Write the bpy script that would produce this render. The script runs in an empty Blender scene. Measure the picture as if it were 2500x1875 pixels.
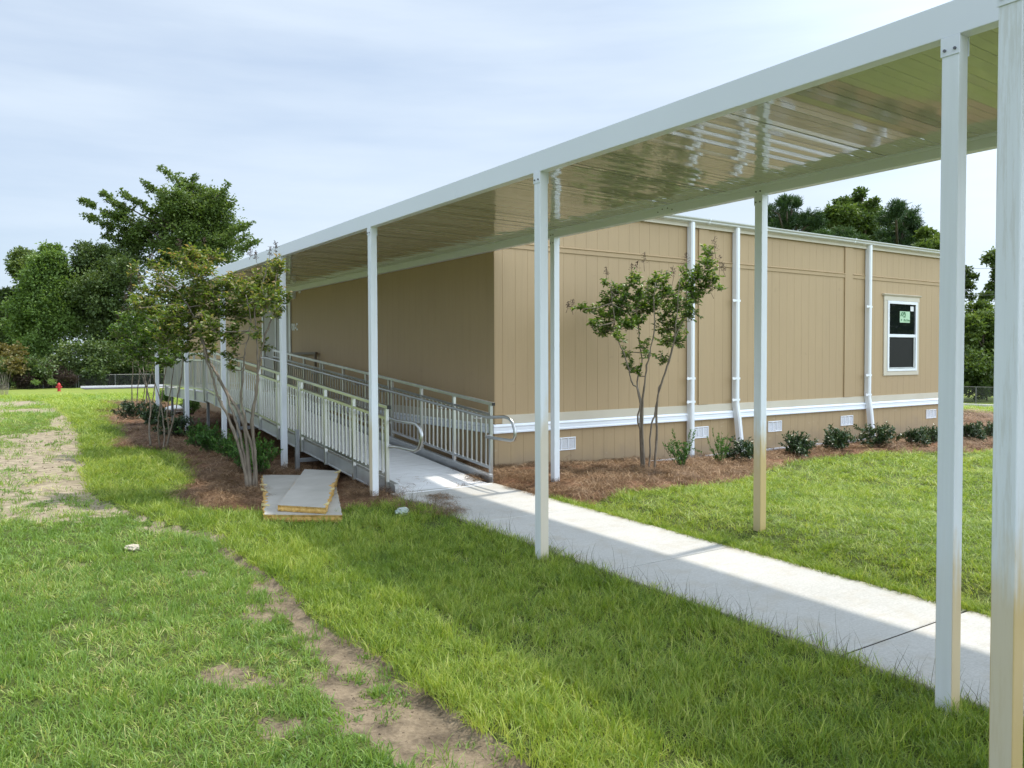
import bpy, math, random
import numpy as np
from mathutils import Vector, Matrix
rng = np.random.default_rng(7)
random.seed(7)
C = bpy.context.scene.collection
PI = math.pi

# ---------------------------------------------------------------- camera model (solved from the photograph)
CAM_H, F_PX, PITCH, ROLL, YAW, SHY = 1.6, 1955.7, -0.0275973, -0.0032771, 0.5947379, -12.94
Fv = np.array([math.sin(YAW)*math.cos(PITCH), math.cos(YAW)*math.cos(PITCH), math.sin(PITCH)])
Rv0 = np.array([math.cos(YAW), -math.sin(YAW), 0.0]); Uv0 = np.cross(Rv0, Fv)
Rv = Rv0*math.cos(ROLL)+Uv0*math.sin(ROLL); Uv = -Rv0*math.sin(ROLL)+Uv0*math.cos(ROLL)
O = np.array([0, 0, CAM_H])
def ray(x, y): return Fv+Rv*((x-1250)/F_PX)-Uv*((y-937.5-SHY)/F_PX)
def at_depth(x, y, d): return O+ray(x, y)*d
def gz(x, y, z=0.0):
    r = ray(x, y); return O+r*((z-CAM_H)/r[2])
def project(P):
    Q = P-O; d = Q@Fv; d = np.where(np.abs(d) < 1e-3, 1e-3, d)
    return np.stack([1250+F_PX*(Q@Rv)/d, 937.5+SHY-F_PX*(Q@Uv)/d, d], -1)

# ---------------------------------------------------------------- materials
def newmat(name):
    m = bpy.data.materials.new(name); m.use_nodes = True
    nt = m.node_tree; b = nt.nodes['Principled BSDF']
    return m, nt, b
def N(nt, t, **kw):
    n = nt.nodes.new(t)
    for k, v in kw.items():
        if k.startswith('i_'): n.inputs[int(k[2:])].default_value = v
        else: setattr(n, k, v)
    return n
def noise(nt, scale, detail=4, stretch=None, coord='Object', rough=.55):
    tc = N(nt, 'ShaderNodeTexCoord'); n = N(nt, 'ShaderNodeTexNoise')
    n.inputs['Scale'].default_value = scale; n.inputs['Detail'].default_value = detail; n.inputs['Roughness'].default_value = rough
    if coord == 'World':
        g = N(nt, 'ShaderNodeNewGeometry'); src = g.outputs['Position']
    else: src = tc.outputs[coord]
    if stretch:
        mp = N(nt, 'ShaderNodeMapping'); mp.inputs['Scale'].default_value = stretch
        nt.links.new(src, mp.inputs['Vector']); src = mp.outputs['Vector']
    nt.links.new(src, n.inputs['Vector'])
    return n.outputs['Fac']
def ramp(nt, fac, stops):
    r = N(nt, 'ShaderNodeValToRGB'); e = r.color_ramp.elements
    while len(e) < len(stops): e.new(.5)
    for k, (p, c) in enumerate(stops):
        e[k].position = p; e[k].color = (c[0], c[1], c[2], 1) if hasattr(c, '__len__') else (c, c, c, 1)
    nt.links.new(fac, r.inputs[0]); return r.outputs['Color']
def mix(nt, fac, a, b, mode='MIX'):
    m = N(nt, 'ShaderNodeMix', data_type='RGBA', blend_type=mode)
    for s, v in ((m.inputs[0], fac), (m.inputs[6], a), (m.inputs[7], b)):
        if isinstance(v, (int, float)): s.default_value = v
        elif isinstance(v, tuple): s.default_value = (v[0], v[1], v[2], 1)
        else: nt.links.new(v, s)
    return m.outputs[2]
def math_(nt, op, a, b=None, c=None, clamp=False):
    m = N(nt, 'ShaderNodeMath', operation=op, use_clamp=clamp)
    for k, v in enumerate((a, b, c)):
        if v is None: continue
        if isinstance(v, (int, float)): m.inputs[k].default_value = v
        else: nt.links.new(v, m.inputs[k])
    return m.outputs[0]
def bump(nt, b, h, strength=.3, dist=.01):
    n = N(nt, 'ShaderNodeBump'); n.inputs['Strength'].default_value = strength; n.inputs['Distance'].default_value = dist
    nt.links.new(h, n.inputs['Height']); nt.links.new(n.outputs['Normal'], b.inputs['Normal'])
def attr(nt, name): return N(nt, 'ShaderNodeAttribute', attribute_name=name)
def simple(name, c1, c2=None, scale=6, rough=.5, metal=0.0, bs=0.0, stretch=None, bscale=None, spec=.5):
    m, nt, b = newmat(name)
    c2 = c2 or tuple(v*.88 for v in c1)
    f = noise(nt, scale, 5, stretch, 'World')
    nt.links.new(ramp(nt, f, [(.3, c2), (.7, c1)]), b.inputs['Base Color'])
    b.inputs['Roughness'].default_value = rough; b.inputs['Metallic'].default_value = metal
    b.inputs['Specular IOR Level'].default_value = spec
    if bs: bump(nt, b, noise(nt, bscale or scale*6, 4, stretch, 'World'), bs, .004)
    return m

def post_paint(name, front, side, top):
    """white enamel, embossed grain, with tan rust stain left by sprinkler water"""
    m, nt, b = newmat(name)
    g = N(nt, 'ShaderNodeNewGeometry'); sp = N(nt, 'ShaderNodeSeparateXYZ'); nt.links.new(g.outputs['Position'], sp.inputs[0])
    nn = N(nt, 'ShaderNodeSeparateXYZ'); nt.links.new(g.outputs['True Normal'], nn.inputs[0])
    n1 = noise(nt, 1.0, 5, (26, 26, 1.6), 'World'); n2 = noise(nt, 1.0, 4, (9, 9, 4), 'World')
    zz = math_(nt, 'MULTIPLY_ADD', n1, .55, sp.outputs[2]); zz = math_(nt, 'MULTIPLY_ADD', n2, .5, zz)
    h = N(nt, 'ShaderNodeMapRange', interpolation_type='SMOOTHSTEP'); nt.links.new(zz, h.inputs[0])
    h.inputs[1].default_value = top+.68; h.inputs[2].default_value = top+.28; h.inputs[3].default_value = 0; h.inputs[4].default_value = 1
    fy = math_(nt, 'MULTIPLY', math_(nt, 'ABSOLUTE', nn.outputs[1]), front); fx = math_(nt, 'MULTIPLY', math_(nt, 'ABSOLUTE', nn.outputs[0]), side)
    w = math_(nt, 'MULTIPLY', h.outputs[0], math_(nt, 'ADD', fx, fy), clamp=True)
    base = ramp(nt, noise(nt, 1.0, 4, (40, 40, 2), 'World'), [(.3, (.735, .765, .80)), (.7, (.785, .815, .86))])
    if name.endswith('streaked'): base = mix(nt, math_(nt, 'MULTIPLY', ramp(nt, noise(nt, 1.0, 6, (48, 48, 3.2), 'World', .75), [(.50, 0), (.62, 1)]), .30), base, (.47, .44, .36))
    nt.links.new(mix(nt, w, base, (.60, .44, .20)), b.inputs['Base Color'])
    b.inputs['Roughness'].default_value = .42
    bump(nt, b, noise(nt, 1.0, 6, (120, 120, 5), 'World', .7), .25, .002)
    return m

M = {}
M['white'] = simple('white enamel aluminium', (.775, .805, .87), (.745, .775, .835), 1.2, .33)
M['post_clean'] = post_paint('white post enamel', .25, .05, .15)
M['post_mid'] = post_paint('white post enamel lightly stained', .85, .12, .70)
M['post_pale'] = post_paint('white post enamel pale stained', .55, .10, 1.15)
M['post_side'] = post_paint('white post enamel side stained', .06, .7, .95)
M['post_rust'] = post_paint('white post enamel rust stained', 1.0, .85, .90)
M['post_near'] = post_paint('white post enamel water streaked', 1.0, .62, .95)
M['spout'] = simple('white downspout', (.80, .82, .84), (.77, .79, .81), 1.5, .4)
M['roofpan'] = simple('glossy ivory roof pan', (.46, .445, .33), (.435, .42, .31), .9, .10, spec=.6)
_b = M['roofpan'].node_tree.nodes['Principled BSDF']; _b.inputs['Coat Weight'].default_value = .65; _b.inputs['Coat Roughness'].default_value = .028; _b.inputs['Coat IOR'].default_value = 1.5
def siding_mat(name, c, splash):
    m, nt, b = newmat(name)
    grain = noise(nt, 1.0, 5, (60, 60, 2.2), 'World', .65); blot = noise(nt, .8, 5, (1, 1, .6), 'World'); streak = noise(nt, 1.0, 4, (9, 9, .35), 'World'); spot = noise(nt, 5.5, 3, None, 'World')
    k = lambda f: tuple(v*f for v in c)
    col = ramp(nt, blot, [(.25, k(.93)), (.75, k(1.06))])
    col = mix(nt, .35, col, ramp(nt, grain, [(.25, k(.86)), (.75, k(1.10))]))
    col = mix(nt, math_(nt, 'MULTIPLY', ramp(nt, streak, [(.55, 0), (.75, 1)]), .16), col, k(.72))
    col = mix(nt, math_(nt, 'MULTIPLY', ramp(nt, spot, [(.70, 0), (.76, 1)]), .22), col, k(.66))
    if splash:
        g = N(nt, 'ShaderNodeNewGeometry'); sp = N(nt, 'ShaderNodeSeparateXYZ'); nt.links.new(g.outputs['Position'], sp.inputs[0])
        n2 = noise(nt, 4, 5, None, 'World'); zz = math_(nt, 'MULTIPLY_ADD', n2, -.55, sp.outputs[2])
        mr = N(nt, 'ShaderNodeMapRange', interpolation_type='SMOOTHSTEP'); nt.links.new(zz, mr.inputs[0]); mr.inputs[1].default_value = .12; mr.inputs[2].default_value = -.22; mr.inputs[3].default_value = 0; mr.inputs[4].default_value = .5
        col = mix(nt, mr.outputs[0], col, (.27, .20, .14))
        scr = ramp(nt, noise(nt, 1.0, 3, (5, 5, 16), 'World'), [(.66, 0), (.71, 1)]); col = mix(nt, math_(nt, 'MULTIPLY', scr, .16), col, (.62, .56, .45))
    nt.links.new(col, b.inputs['Base Color']); b.inputs['Roughness'].default_value = .62; b.inputs['Specular IOR Level'].default_value = .35
    bump(nt, b, grain, .22, .003); return m
M['tan'] = siding_mat('tan painted siding', (.425, .303, .170), False)
M['skirt'] = siding_mat('tan painted skirting', (.395, .283, .155), True)
M['cream'] = simple('cream trim board', (.60, .54, .43), (.55, .49, .385), 2.0, .6, bs=.12, bscale=30)
M['belt'] = simple('white belt trim', (.84, .87, .92), (.80, .83, .88), 2.0, .4)
M['gutter'] = simple('grey white gutter', (.62, .63, .60), (.57, .58, .55), 2.0, .4)
M['roofw'] = simple('white roof membrane', (.75, .75, .74), None, 2, .6)
M['alu'] = simple('mill aluminium', (.58, .585, .575), (.47, .475, .465), 5, .30, metal=1.0, bs=.06, stretch=(1, 1, .25), bscale=60)
M['alu_dull'] = simple('dull aluminium', (.58, .585, .58), (.44, .445, .44), 3, .48, metal=.9, bs=.08, bscale=40)
M['deck'] = simple('worn aluminium plank deck', (.90, .90, .91), (.74, .74, .74), 4, .5, stretch=(.5, 9, 1))
M['steel'] = simple('galvanised steel', (.36, .37, .38), (.26, .27, .28), 9, .5, metal=.8)
M['bolt'] = simple('dark bolt', (.16, .16, .17), None, 9, .4, metal=.9)
M['black'] = simple('black rubber', (.012, .012, .012), None, 9, .5)
M['glass_dark'] = simple('dark window glass', (.008, .011, .011), (.006, .008, .008), 1, .03, spec=.32)
M['screen'] = simple('dark insect screen', (.016, .016, .0145), (.013, .013, .012), 30, .5, spec=.12)
M['winframe'] = simple('white vinyl frame', (.83, .85, .88), None, 2, .35)
M['sticker'] = simple('pale green sticker', (.42, .62, .40), (.40, .59, .38), 3, .5)
M['sticker_ink'] = simple('dark green ink', (.035, .16, .05), None, 5, .5)
M['louver'] = simple('white vent louvre', (.86, .88, .92), (.80, .82, .86), 12, .4)
M['door'] = simple('grey steel door', (.34, .33, .30), (.31, .30, .27), 2, .5)
M['lettering'] = simple('white lettering', (.78, .78, .76), None, 5, .5)
M['brownbar'] = simple('brown painted bar', (.14, .105, .065), None, 5, .5)
M['bark'] = simple('smooth mottled bark', (.25, .205, .155), (.12, .095, .07), 26, .7, bs=.4, stretch=(1, 1, .35), bscale=90)
M['barkdark'] = simple('rough brown bark', (.10, .075, .055), (.055, .042, .03), 3, .8, bs=.6, bscale=12)
M['kerb'] = simple('pale kerb concrete', (.74, .72, .68), (.64, .62, .58), 1.2, .75)
M['asphalt'] = simple('asphalt', (.075, .075, .078), (.05, .05, .052), 1.5, .85)
M['hydrant'] = simple('red hydrant paint', (.50, .03, .028), (.40, .022, .022), 4, .45)
M['foam'] = simple('torn yellow foam', (.62, .40, .13), (.44, .25, .06), 16, .85, bs=.7, bscale=60)
M['foam_pale'] = simple('pale torn foam', (.66, .57, .30), (.50, .40, .18), 30, .85, bs=.6, bscale=70)
M['cable'] = simple('dark cable', (.05, .05, .05), None, 3, .6)
M['chain'] = simple('weathered fence tube', (.22, .22, .21), (.15, .15, .14), 4, .5, metal=.6)

def board_mat():
    m, nt, b = newmat('weathered grey facing')
    f = noise(nt, 2.2, 6, None, 'World'); f2 = noise(nt, 1.0, 4, (6, 50, 6), 'World')
    c = ramp(nt, f, [(.3, (.36, .335, .285)), (.55, (.45, .42, .365)), (.75, (.52, .495, .445))])
    nt.links.new(mix(nt, .25, c, ramp(nt, f2, [(.3, .20), (.7, .40)])), b.inputs['Base Color'])
    b.inputs['Roughness'].default_value = .55; bump(nt, b, f2, .15, .003); return m
M['facing'] = board_mat()

def concrete():
    m, nt, b = newmat('broomed concrete')
    big = noise(nt, .8, 6, None, 'World', .6); fine = noise(nt, 70, 5, None, 'World'); broom = noise(nt, 1.0, 4, (4, 130, 4), 'World', .7); mid = noise(nt, 5, 5, None, 'World', .65)
    c = ramp(nt, big, [(.28, (.36, .348, .315)), (.5, (.46, .447, .415)), (.75, (.545, .53, .495))])
    c = mix(nt, .30, c, ramp(nt, broom, [(.3, (.35, .34, .31)), (.7, (.62, .61, .58))]))
    c = mix(nt, .18, c, ramp(nt, fine, [(.35, .30), (.65, .72)]))
    c = mix(nt, math_(nt, 'MULTIPLY', ramp(nt, mid, [(.50, 0), (.70, 1)]), .40), c, (.40, .35, .27))
    c = mix(nt, math_(nt, 'MULTIPLY', ramp(nt, noise(nt, 30, 2, None, 'World'), [(.74, 0), (.77, 1)]), .5), c, (.22, .17, .12))
    g = N(nt, 'ShaderNodeNewGeometry'); sp = N(nt, 'ShaderNodeSeparateXYZ'); nt.links.new(g.outputs['Position'], sp.inputs[0])
    ed = math_(nt, 'ABSOLUTE', math_(nt, 'SUBTRACT', sp.outputs[0], 4.465)); ed = math_(nt, 'MULTIPLY_ADD', mid, .16, ed)
    er = N(nt, 'ShaderNodeMapRange', interpolation_type='SMOOTHSTEP'); nt.links.new(ed, er.inputs[0]); er.inputs[1].default_value = .64; er.inputs[2].default_value = .78; er.inputs[3].default_value = 0; er.inputs[4].default_value = .45
    c = mix(nt, er.outputs[0], c, (.40, .33, .22))
    nt.links.new(c, b.inputs['Base Color']); b.inputs['Roughness'].default_value = .85; b.inputs['Specular IOR Level'].default_value = .25
    bump(nt, b, broom, .3, .004); return m
M['concrete'] = concrete()

def leaf_mat(name, stops, rough=.42, trans=.3, spec=.4):
    m, nt, b = newmat(name)
    t = attr(nt, 'tint')
    oi = N(nt, 'ShaderNodeObjectInfo')
    f = math_(nt, 'MULTIPLY_ADD', oi.outputs['Random'], .24, math_(nt, 'MULTIPLY', t.outputs['Fac'], .80), clamp=True)
    col = ramp(nt, f, stops)
    nt.links.new(col, b.inputs['Base Color']); b.inputs['Roughness'].default_value = rough
    b.inputs['Specular IOR Level'].default_value = spec
    tr = N(nt, 'ShaderNodeBsdfTranslucent'); nt.links.new(mix(nt, 1.0, col, (1.25, 1.25, .65), 'MULTIPLY'), tr.inputs['Color'])
    ms = N(nt, 'ShaderNodeMixShader'); ms.inputs[0].default_value = trans
    nt.links.new(b.outputs[0], ms.inputs[1]); nt.links.new(tr.outputs[0], ms.inputs[2])
    nt.links.new(ms.outputs[0], nt.nodes['Material Output'].inputs['Surface']); return m
M['sod'] = leaf_mat('long lawn grass', [(0, (.075, .135, .020)), (.35, (.19, .29, .036)), (.66, (.35, .43, .07)), (.85, (.50, .53, .14)), (1, (.68, .58, .30))], .45, .36)
M['lawn'] = leaf_mat('short weedy grass', [(0, (.075, .145, .032)), (.4, (.165, .275, .052)), (.72, (.27, .385, .075)), (.88, (.40, .44, .13)), (1, (.60, .52, .26))], .45, .36)
M['stalk'] = leaf_mat('dry grass stalk', [(0, (.10, .10, .05)), (1, (.16, .13, .09))], .6, .2)
M['straw'] = leaf_mat('pine straw needle', [(0, (.065, .035, .017)), (.45, (.175, .098, .046)), (.8, (.32, .20, .105)), (1, (.56, .42, .27))], .6, .08)
M['crape'] = leaf_mat('crape myrtle leaf', [(0, (.032, .072, .011)), (.45, (.09, .17, .023)), (.75, (.18, .265, .042)), (.92, (.30, .32, .07)), (1, (.32, .22, .09))], .36, .38, .5)
M['crape_red'] = leaf_mat('bronzed crape myrtle leaf', [(0, (.035, .075, .012)), (.4, (.095, .16, .022)), (.68, (.18, .235, .04)), (.86, (.29, .26, .09)), (1, (.38, .25, .13))], .36, .38, .45)
M['seed'] = leaf_mat('brown seed head', [(0, (.05, .032, .022)), (1, (.13, .085, .06))], .7, .1)
M['box'] = leaf_mat('boxwood leaf', [(0, (0.024, 0.072, 0.015)), (.5, (0.068, 0.173, 0.027)), (1, (0.180, 0.315, 0.060))], .42, .28)
M['holly'] = leaf_mat('dark glossy leaf', [(0, (0.015, 0.036, 0.013)), (.5, (0.039, 0.078, 0.024)), (.85, (0.090, 0.138, 0.045)), (1, (0.135, 0.090, 0.053))], .3, .15, .6)
M['tree_dark'] = leaf_mat('dark tree leaf', [(0, (.034, .058, .017)), (.5, (.082, .126, .034)), (1, (.185, .235, .07))], .5, .25)
M['tree_mid'] = leaf_mat('mid green tree leaf', [(0, (.042, .075, .018)), (.5, (.10, .155, .034)), (1, (.215, .275, .075))], .5, .3)
M['tree_lite'] = leaf_mat('bright tree leaf', [(0, (.065, .12, .028)), (.5, (.15, .235, .055)), (1, (.27, .36, .105))], .5, .32)
M['tree_rust'] = leaf_mat('russet tree leaf', [(0, (0.078, 0.085, 0.021)), (.5, (0.169, 0.137, 0.039)), (1, (0.260, 0.169, 0.065))], .5, .3)
M['pine'] = leaf_mat('pine needle tuft', [(0, (0.019, 0.048, 0.016)), (.5, (0.048, 0.096, 0.029)), (1, (0.112, 0.168, 0.051))], .5, .2)
M['brush'] = leaf_mat('dry brush twig', [(0, (.022, .014, .010)), (.6, (.06, .038, .027)), (1, (.13, .09, .06))], .8, .1)

def ground_mat():
    m, nt, b = newmat('lawn soil')
    soil = attr(nt, 'soil').outputs['Fac']; far = attr(nt, 'far').outputs['Fac']
    n1 = noise(nt, 7, 6, None, 'World'); n2 = noise(nt, 1.1, 5, None, 'World'); n3 = noise(nt, 45, 5, None, 'World')
    dirt = mix(nt, ramp(nt, n1, [(.35, 0), (.6, 1)]), (.068, .05, .035), (.235, .182, .122))
    dirt = mix(nt, .3, dirt, ramp(nt, n3, [(.3, (.07, .053, .037)), (.7, (.33, .265, .185))]))
    gp_ = N(nt, 'ShaderNodeNewGeometry'); sy_ = N(nt, 'ShaderNodeSeparateXYZ'); nt.links.new(gp_.outputs['Position'], sy_.inputs[0]); pr_ = N(nt, 'ShaderNodeMapRange', interpolation_type='SMOOTHSTEP'); nt.links.new(sy_.outputs[1], pr_.inputs[0]); pr_.inputs[1].default_value = 6.0; pr_.inputs[2].default_value = 9.0
    dirt = mix(nt, math_(nt, 'MULTIPLY', pr_.outputs[0], .55), dirt, ramp(nt, n1, [(.3, (.26, .21, .145)), (.65, (.50, .43, .31))]))
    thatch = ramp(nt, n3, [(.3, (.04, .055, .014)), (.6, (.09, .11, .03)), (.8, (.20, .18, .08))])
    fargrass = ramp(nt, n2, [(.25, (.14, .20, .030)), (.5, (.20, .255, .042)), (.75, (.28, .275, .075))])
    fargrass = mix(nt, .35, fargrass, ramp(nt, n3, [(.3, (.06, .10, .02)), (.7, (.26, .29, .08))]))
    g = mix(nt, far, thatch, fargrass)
    w = math_(nt, 'MULTIPLY_ADD', n1, .7, math_(nt, 'SUBTRACT', math_(nt, 'MULTIPLY', soil, 1.5), .55), clamp=True)
    wr = N(nt, 'ShaderNodeMapRange', interpolation_type='SMOOTHSTEP'); nt.links.new(w, wr.inputs[0]); wr.inputs[1].default_value = .25; wr.inputs[2].default_value = .55
    nt.links.new(mix(nt, wr.outputs[0], g, dirt), b.inputs['Base Color'])
    b.inputs['Roughness'].default_value = .95; b.inputs['Specular IOR Level'].default_value = .15
    bump(nt, b, mix(nt, .5, n3, n1), .9, .03); return m
M['ground'] = ground_mat()
M['mulch'] = simple('matted pine straw', (.24, .13, .075), (.085, .044, .026), 22, .9, bs=.8, stretch=(1, 1, 1), bscale=60, spec=.15)
def clearplastic():
    m, nt, b = newmat('crumpled clear plastic')
    b.inputs['Base Color'].default_value = (.72, .80, .76, 1); b.inputs['Roughness'].default_value = .15
    b.inputs['Transmission Weight'].default_value = .45; b.inputs['IOR'].default_value = 1.2; return m
M['plastic'] = clearplastic()
M['whitebag'] = simple('white plastic sheet', (.82, .82, .80), None, 6, .4)
M['stone'] = simple('pale rock', (.52, .46, .36), (.38, .33, .25), 20, .9, bs=.5, bscale=40)

# ---------------------------------------------------------------- mesh building
class MB:
    def __init__(s): s.v = []; s.f = []
    def add(s, vs, fs):
        o = len(s.v); s.v += [tuple(map(float, v)) for v in vs]; s.f += [tuple(i+o for i in f) for f in fs]; return s
    def box(s, x0, x1, y0, y1, z0, z1):
        return s.add([(x0,y0,z0),(x1,y0,z0),(x1,y1,z0),(x0,y1,z0),(x0,y0,z1),(x1,y0,z1),(x1,y1,z1),(x0,y1,z1)],
                     [(0,3,2,1),(4,5,6,7),(0,1,5,4),(1,2,6,5),(2,3,7,6),(3,0,4,7)])
    def bar(s, a, b, w, h, up=(0,0,1)):
        """square bar between two points"""
        a, b = Vector(a), Vector(b); d = (b-a).normalized(); u = Vector(up)
        sd = d.cross(u)
        if sd.length < 1e-4: sd = d.cross(Vector((1,0,0)))
        sd.normalize(); uu = sd.cross(d); vs = []
        for p in (a, b):
            for i, j in ((-1,-1),(1,-1),(1,1),(-1,1)): vs.append(p+sd*(i*w/2)+uu*(j*h/2))
        return s.add(vs, [(0,1,2,3),(7,6,5,4),(0,4,5,1),(1,5,6,2),(2,6,7,3),(3,7,4,0)])
    def tube(s, pts, r, n=8, cap=True):
        pts = [Vector(p) for p in pts]; rs = r if isinstance(r, (list, tuple)) else [r]*len(pts)
        o = len(s.v); prev = None
        for k, p in enumerate(pts):
            d = (pts[min(k+1, len(pts)-1)]-pts[max(k-1, 0)])
            d = d.normalized() if d.length > 1e-9 else Vector((0,0,1))
            if prev is None:
                prev = d.orthogonal().normalized()
            x = (prev-d*prev.dot(d)); x = x.normalized() if x.length > 1e-6 else d.orthogonal().normalized()
            prev = x; y = d.cross(x)
            for i in range(n):
                t = 2*PI*i/n; s.v.append(tuple(p+x*(math.cos(t)*rs[k])+y*(math.sin(t)*rs[k])))
        for k in range(len(pts)-1):
            for i in range(n):
                j = (i+1) % n; s.f.append((o+k*n+i, o+k*n+j, o+(k+1)*n+j, o+(k+1)*n+i))
        if cap:
            s.f.append(tuple(o+i for i in range(n))[::-1]); s.f.append(tuple(o+(len(pts)-1)*n+i for i in range(n)))
        return s
    def lathe(s, c, prof, n=16):
        o = len(s.v)
        for r, z in prof:
            for i in range(n):
                t = 2*PI*i/n; s.v.append((c[0]+r*math.cos(t), c[1]+r*math.sin(t), c[2]+z))
        for k in range(len(prof)-1):
            for i in range(n):
                j = (i+1) % n; s.f.append((o+k*n+i, o+k*n+j, o+(k+1)*n+j, o+(k+1)*n+i))
        s.f.append(tuple(o+(len(prof)-1)*n+i for i in range(n))); return s
    def extrude(s, prof, axis, a0, a1):
        """closed 2-D profile swept along X ('x': prof=(y,z)) or Y ('y': prof=(x,z)) or Z"""
        n = len(prof); mk = {'x': lambda p, t: (t, p[0], p[1]), 'y': lambda p, t: (p[0], t, p[1]), 'z': lambda p, t: (p[0], p[1], t)}[axis]
        vs = [mk(p, a0) for p in prof]+[mk(p, a1) for p in prof]
        fs = [(i, (i+1) % n, n+(i+1) % n, n+i) for i in range(n)]+[tuple(range(n))[::-1], tuple(range(n, 2*n))]
        return s.add(vs, fs)
    def build(s, name, m, parent=None, bevel=0.0, smooth=False):
        me = bpy.data.meshes.new(name); off = Vector((0,0,0)); p = parent
        while p is not None: off += p.location; p = p.parent
        me.from_pydata([tuple(Vector(v)-off) for v in s.v], [], s.f); me.update()
        o = bpy.data.objects.new(name, me); C.objects.link(o); me.materials.append(m)
        if parent is not None: o.parent = parent
        import bmesh
        bm = bmesh.new(); bm.from_mesh(me); bmesh.ops.recalc_face_normals(bm, faces=bm.faces); bm.to_mesh(me); bm.free()
        if smooth: me.polygons.foreach_set('use_smooth', [True]*len(me.polygons))
        if bevel:
            md = o.modifiers.new('edge', 'BEVEL'); md.width = bevel; md.segments = 2; md.limit_method = 'ANGLE'; md.angle_limit = .8
        return o
def empty(name, loc):
    o = bpy.data.objects.new(name, None); C.objects.link(o); o.location = Vector(loc); o.empty_display_size = .2; return o
def tag(o, label=None, cat=None, group=None, kind=None):
    if label: o['label'] = label
    if cat: o['category'] = cat
    if group: o['group'] = group
    if kind: o['kind'] = kind
    return o
def np_mesh(name, V, faces, m, parent=None, tint=None, extra=None, smooth=False):
    """V (N,3); faces list of int arrays (M,k)"""
    me = bpy.data.meshes.new(name); V = np.asarray(V, dtype=np.float32)
    off = Vector((0,0,0)); p = parent
    while p is not None: off += p.location; p = p.parent
    V = V-np.array(off, dtype=np.float32)
    me.vertices.add(len(V)); me.vertices.foreach_set('co', V.ravel())
    idx = np.concatenate([f.ravel() for f in faces]).astype(np.int32)
    tot = np.concatenate([np.full(len(f), f.shape[1], dtype=np.int32) for f in faces])
    me.loops.add(len(idx)); me.loops.foreach_set('vertex_index', idx)
    st = np.zeros(len(tot), dtype=np.int32); st[1:] = np.cumsum(tot)[:-1]
    me.polygons.add(len(tot)); me.polygons.foreach_set('loop_start', st); me.polygons.foreach_set('loop_total', tot)
    if smooth: me.polygons.foreach_set('use_smooth', np.ones(len(tot), dtype=bool))
    for nm, arr in ([('tint', tint)] if tint is not None else [])+list((extra or {}).items()):
        a = me.attributes.new(nm, 'FLOAT', 'POINT'); a.data.foreach_set('value', np.asarray(arr, dtype=np.float32))
    me.update(calc_edges=True); me.materials.append(m)
    o = bpy.data.objects.new(name, me)
    C.objects.link(o)
    if parent is not None: o.parent = parent
    return o
def unit(a): return a/np.maximum(np.linalg.norm(a, axis=-1, keepdims=True), 1e-9)
def rand_unit(n): return unit(rng.normal(size=(n, 3)))
def leaf_arrays(P, D, Nn, L, W, fold=.25):
    """folded leaves: base, left, tip, right"""
    D = unit(D); S = unit(np.cross(D, Nn)); U = np.cross(S, D); L = np.broadcast_to(L, len(P))[:, None]; W = np.broadcast_to(W, len(P))[:, None]
    b = P; t = P+D*L-U*L*.12; mid = P+D*L*.45
    l = mid+S*W*.5+U*W*fold; r = mid-S*W*.5+U*W*fold
    V = np.stack([b, l, t, r], 1).reshape(-1, 3); i = np.arange(len(P))*4
    return V, np.concatenate([np.stack([i, i+1, i+2], 1), np.stack([i, i+2, i+3], 1)])
def inside(poly, X, Y):
    r = np.zeros(X.shape, bool); n = len(poly)
    for k in range(n):
        x0, y0 = poly[k]; x1, y1 = poly[(k+1) % n]
        c = ((y0 > Y) != (y1 > Y)) & (X < (x1-x0)*(Y-y0)/((y1-y0) if abs(y1-y0) > 1e-12 else 1e-12)+x0); r ^= c
    return r
def dist_line(pts, X, Y, closed=False):
    d = np.full(X.shape, 1e9); n = len(pts)
    for k in range(n if closed else n-1):
        ax, ay = pts[k]; bx, by = pts[(k+1) % n]; vx, vy = bx-ax, by-ay
        t = np.clip(((X-ax)*vx+(Y-ay)*vy)/max(vx*vx+vy*vy, 1e-12), 0, 1)
        d = np.minimum(d, np.hypot(X-ax-t*vx, Y-ay-t*vy))
    return d
def sstep(a, b, x):
    t = np.clip((x-a)/(b-a), 0, 1); return t*t*(3-2*t)
def vnoise(X, Y, s, seed=0):
    """cheap smooth value noise"""
    r = np.random.default_rng(seed); T = r.random((64, 64)); x = X*s; y = Y*s
    xi = np.floor(x).astype(int); yi = np.floor(y).astype(int); fx = x-xi; fy = y-yi
    fx = fx*fx*(3-2*fx); fy = fy*fy*(3-2*fy); g = lambda a, b: T[a % 64, b % 64]
    return (g(xi, yi)*(1-fx)+g(xi+1, yi)*fx)*(1-fy)+(g(xi, yi+1)*(1-fx)+g(xi+1, yi+1)*fx)*fy
def fbm(X, Y, s, seed=0): return .5*vnoise(X, Y, s, seed)+.3*vnoise(X, Y, s*2.1, seed+1)+.2*vnoise(X, Y, s*4.3, seed+2)

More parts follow.
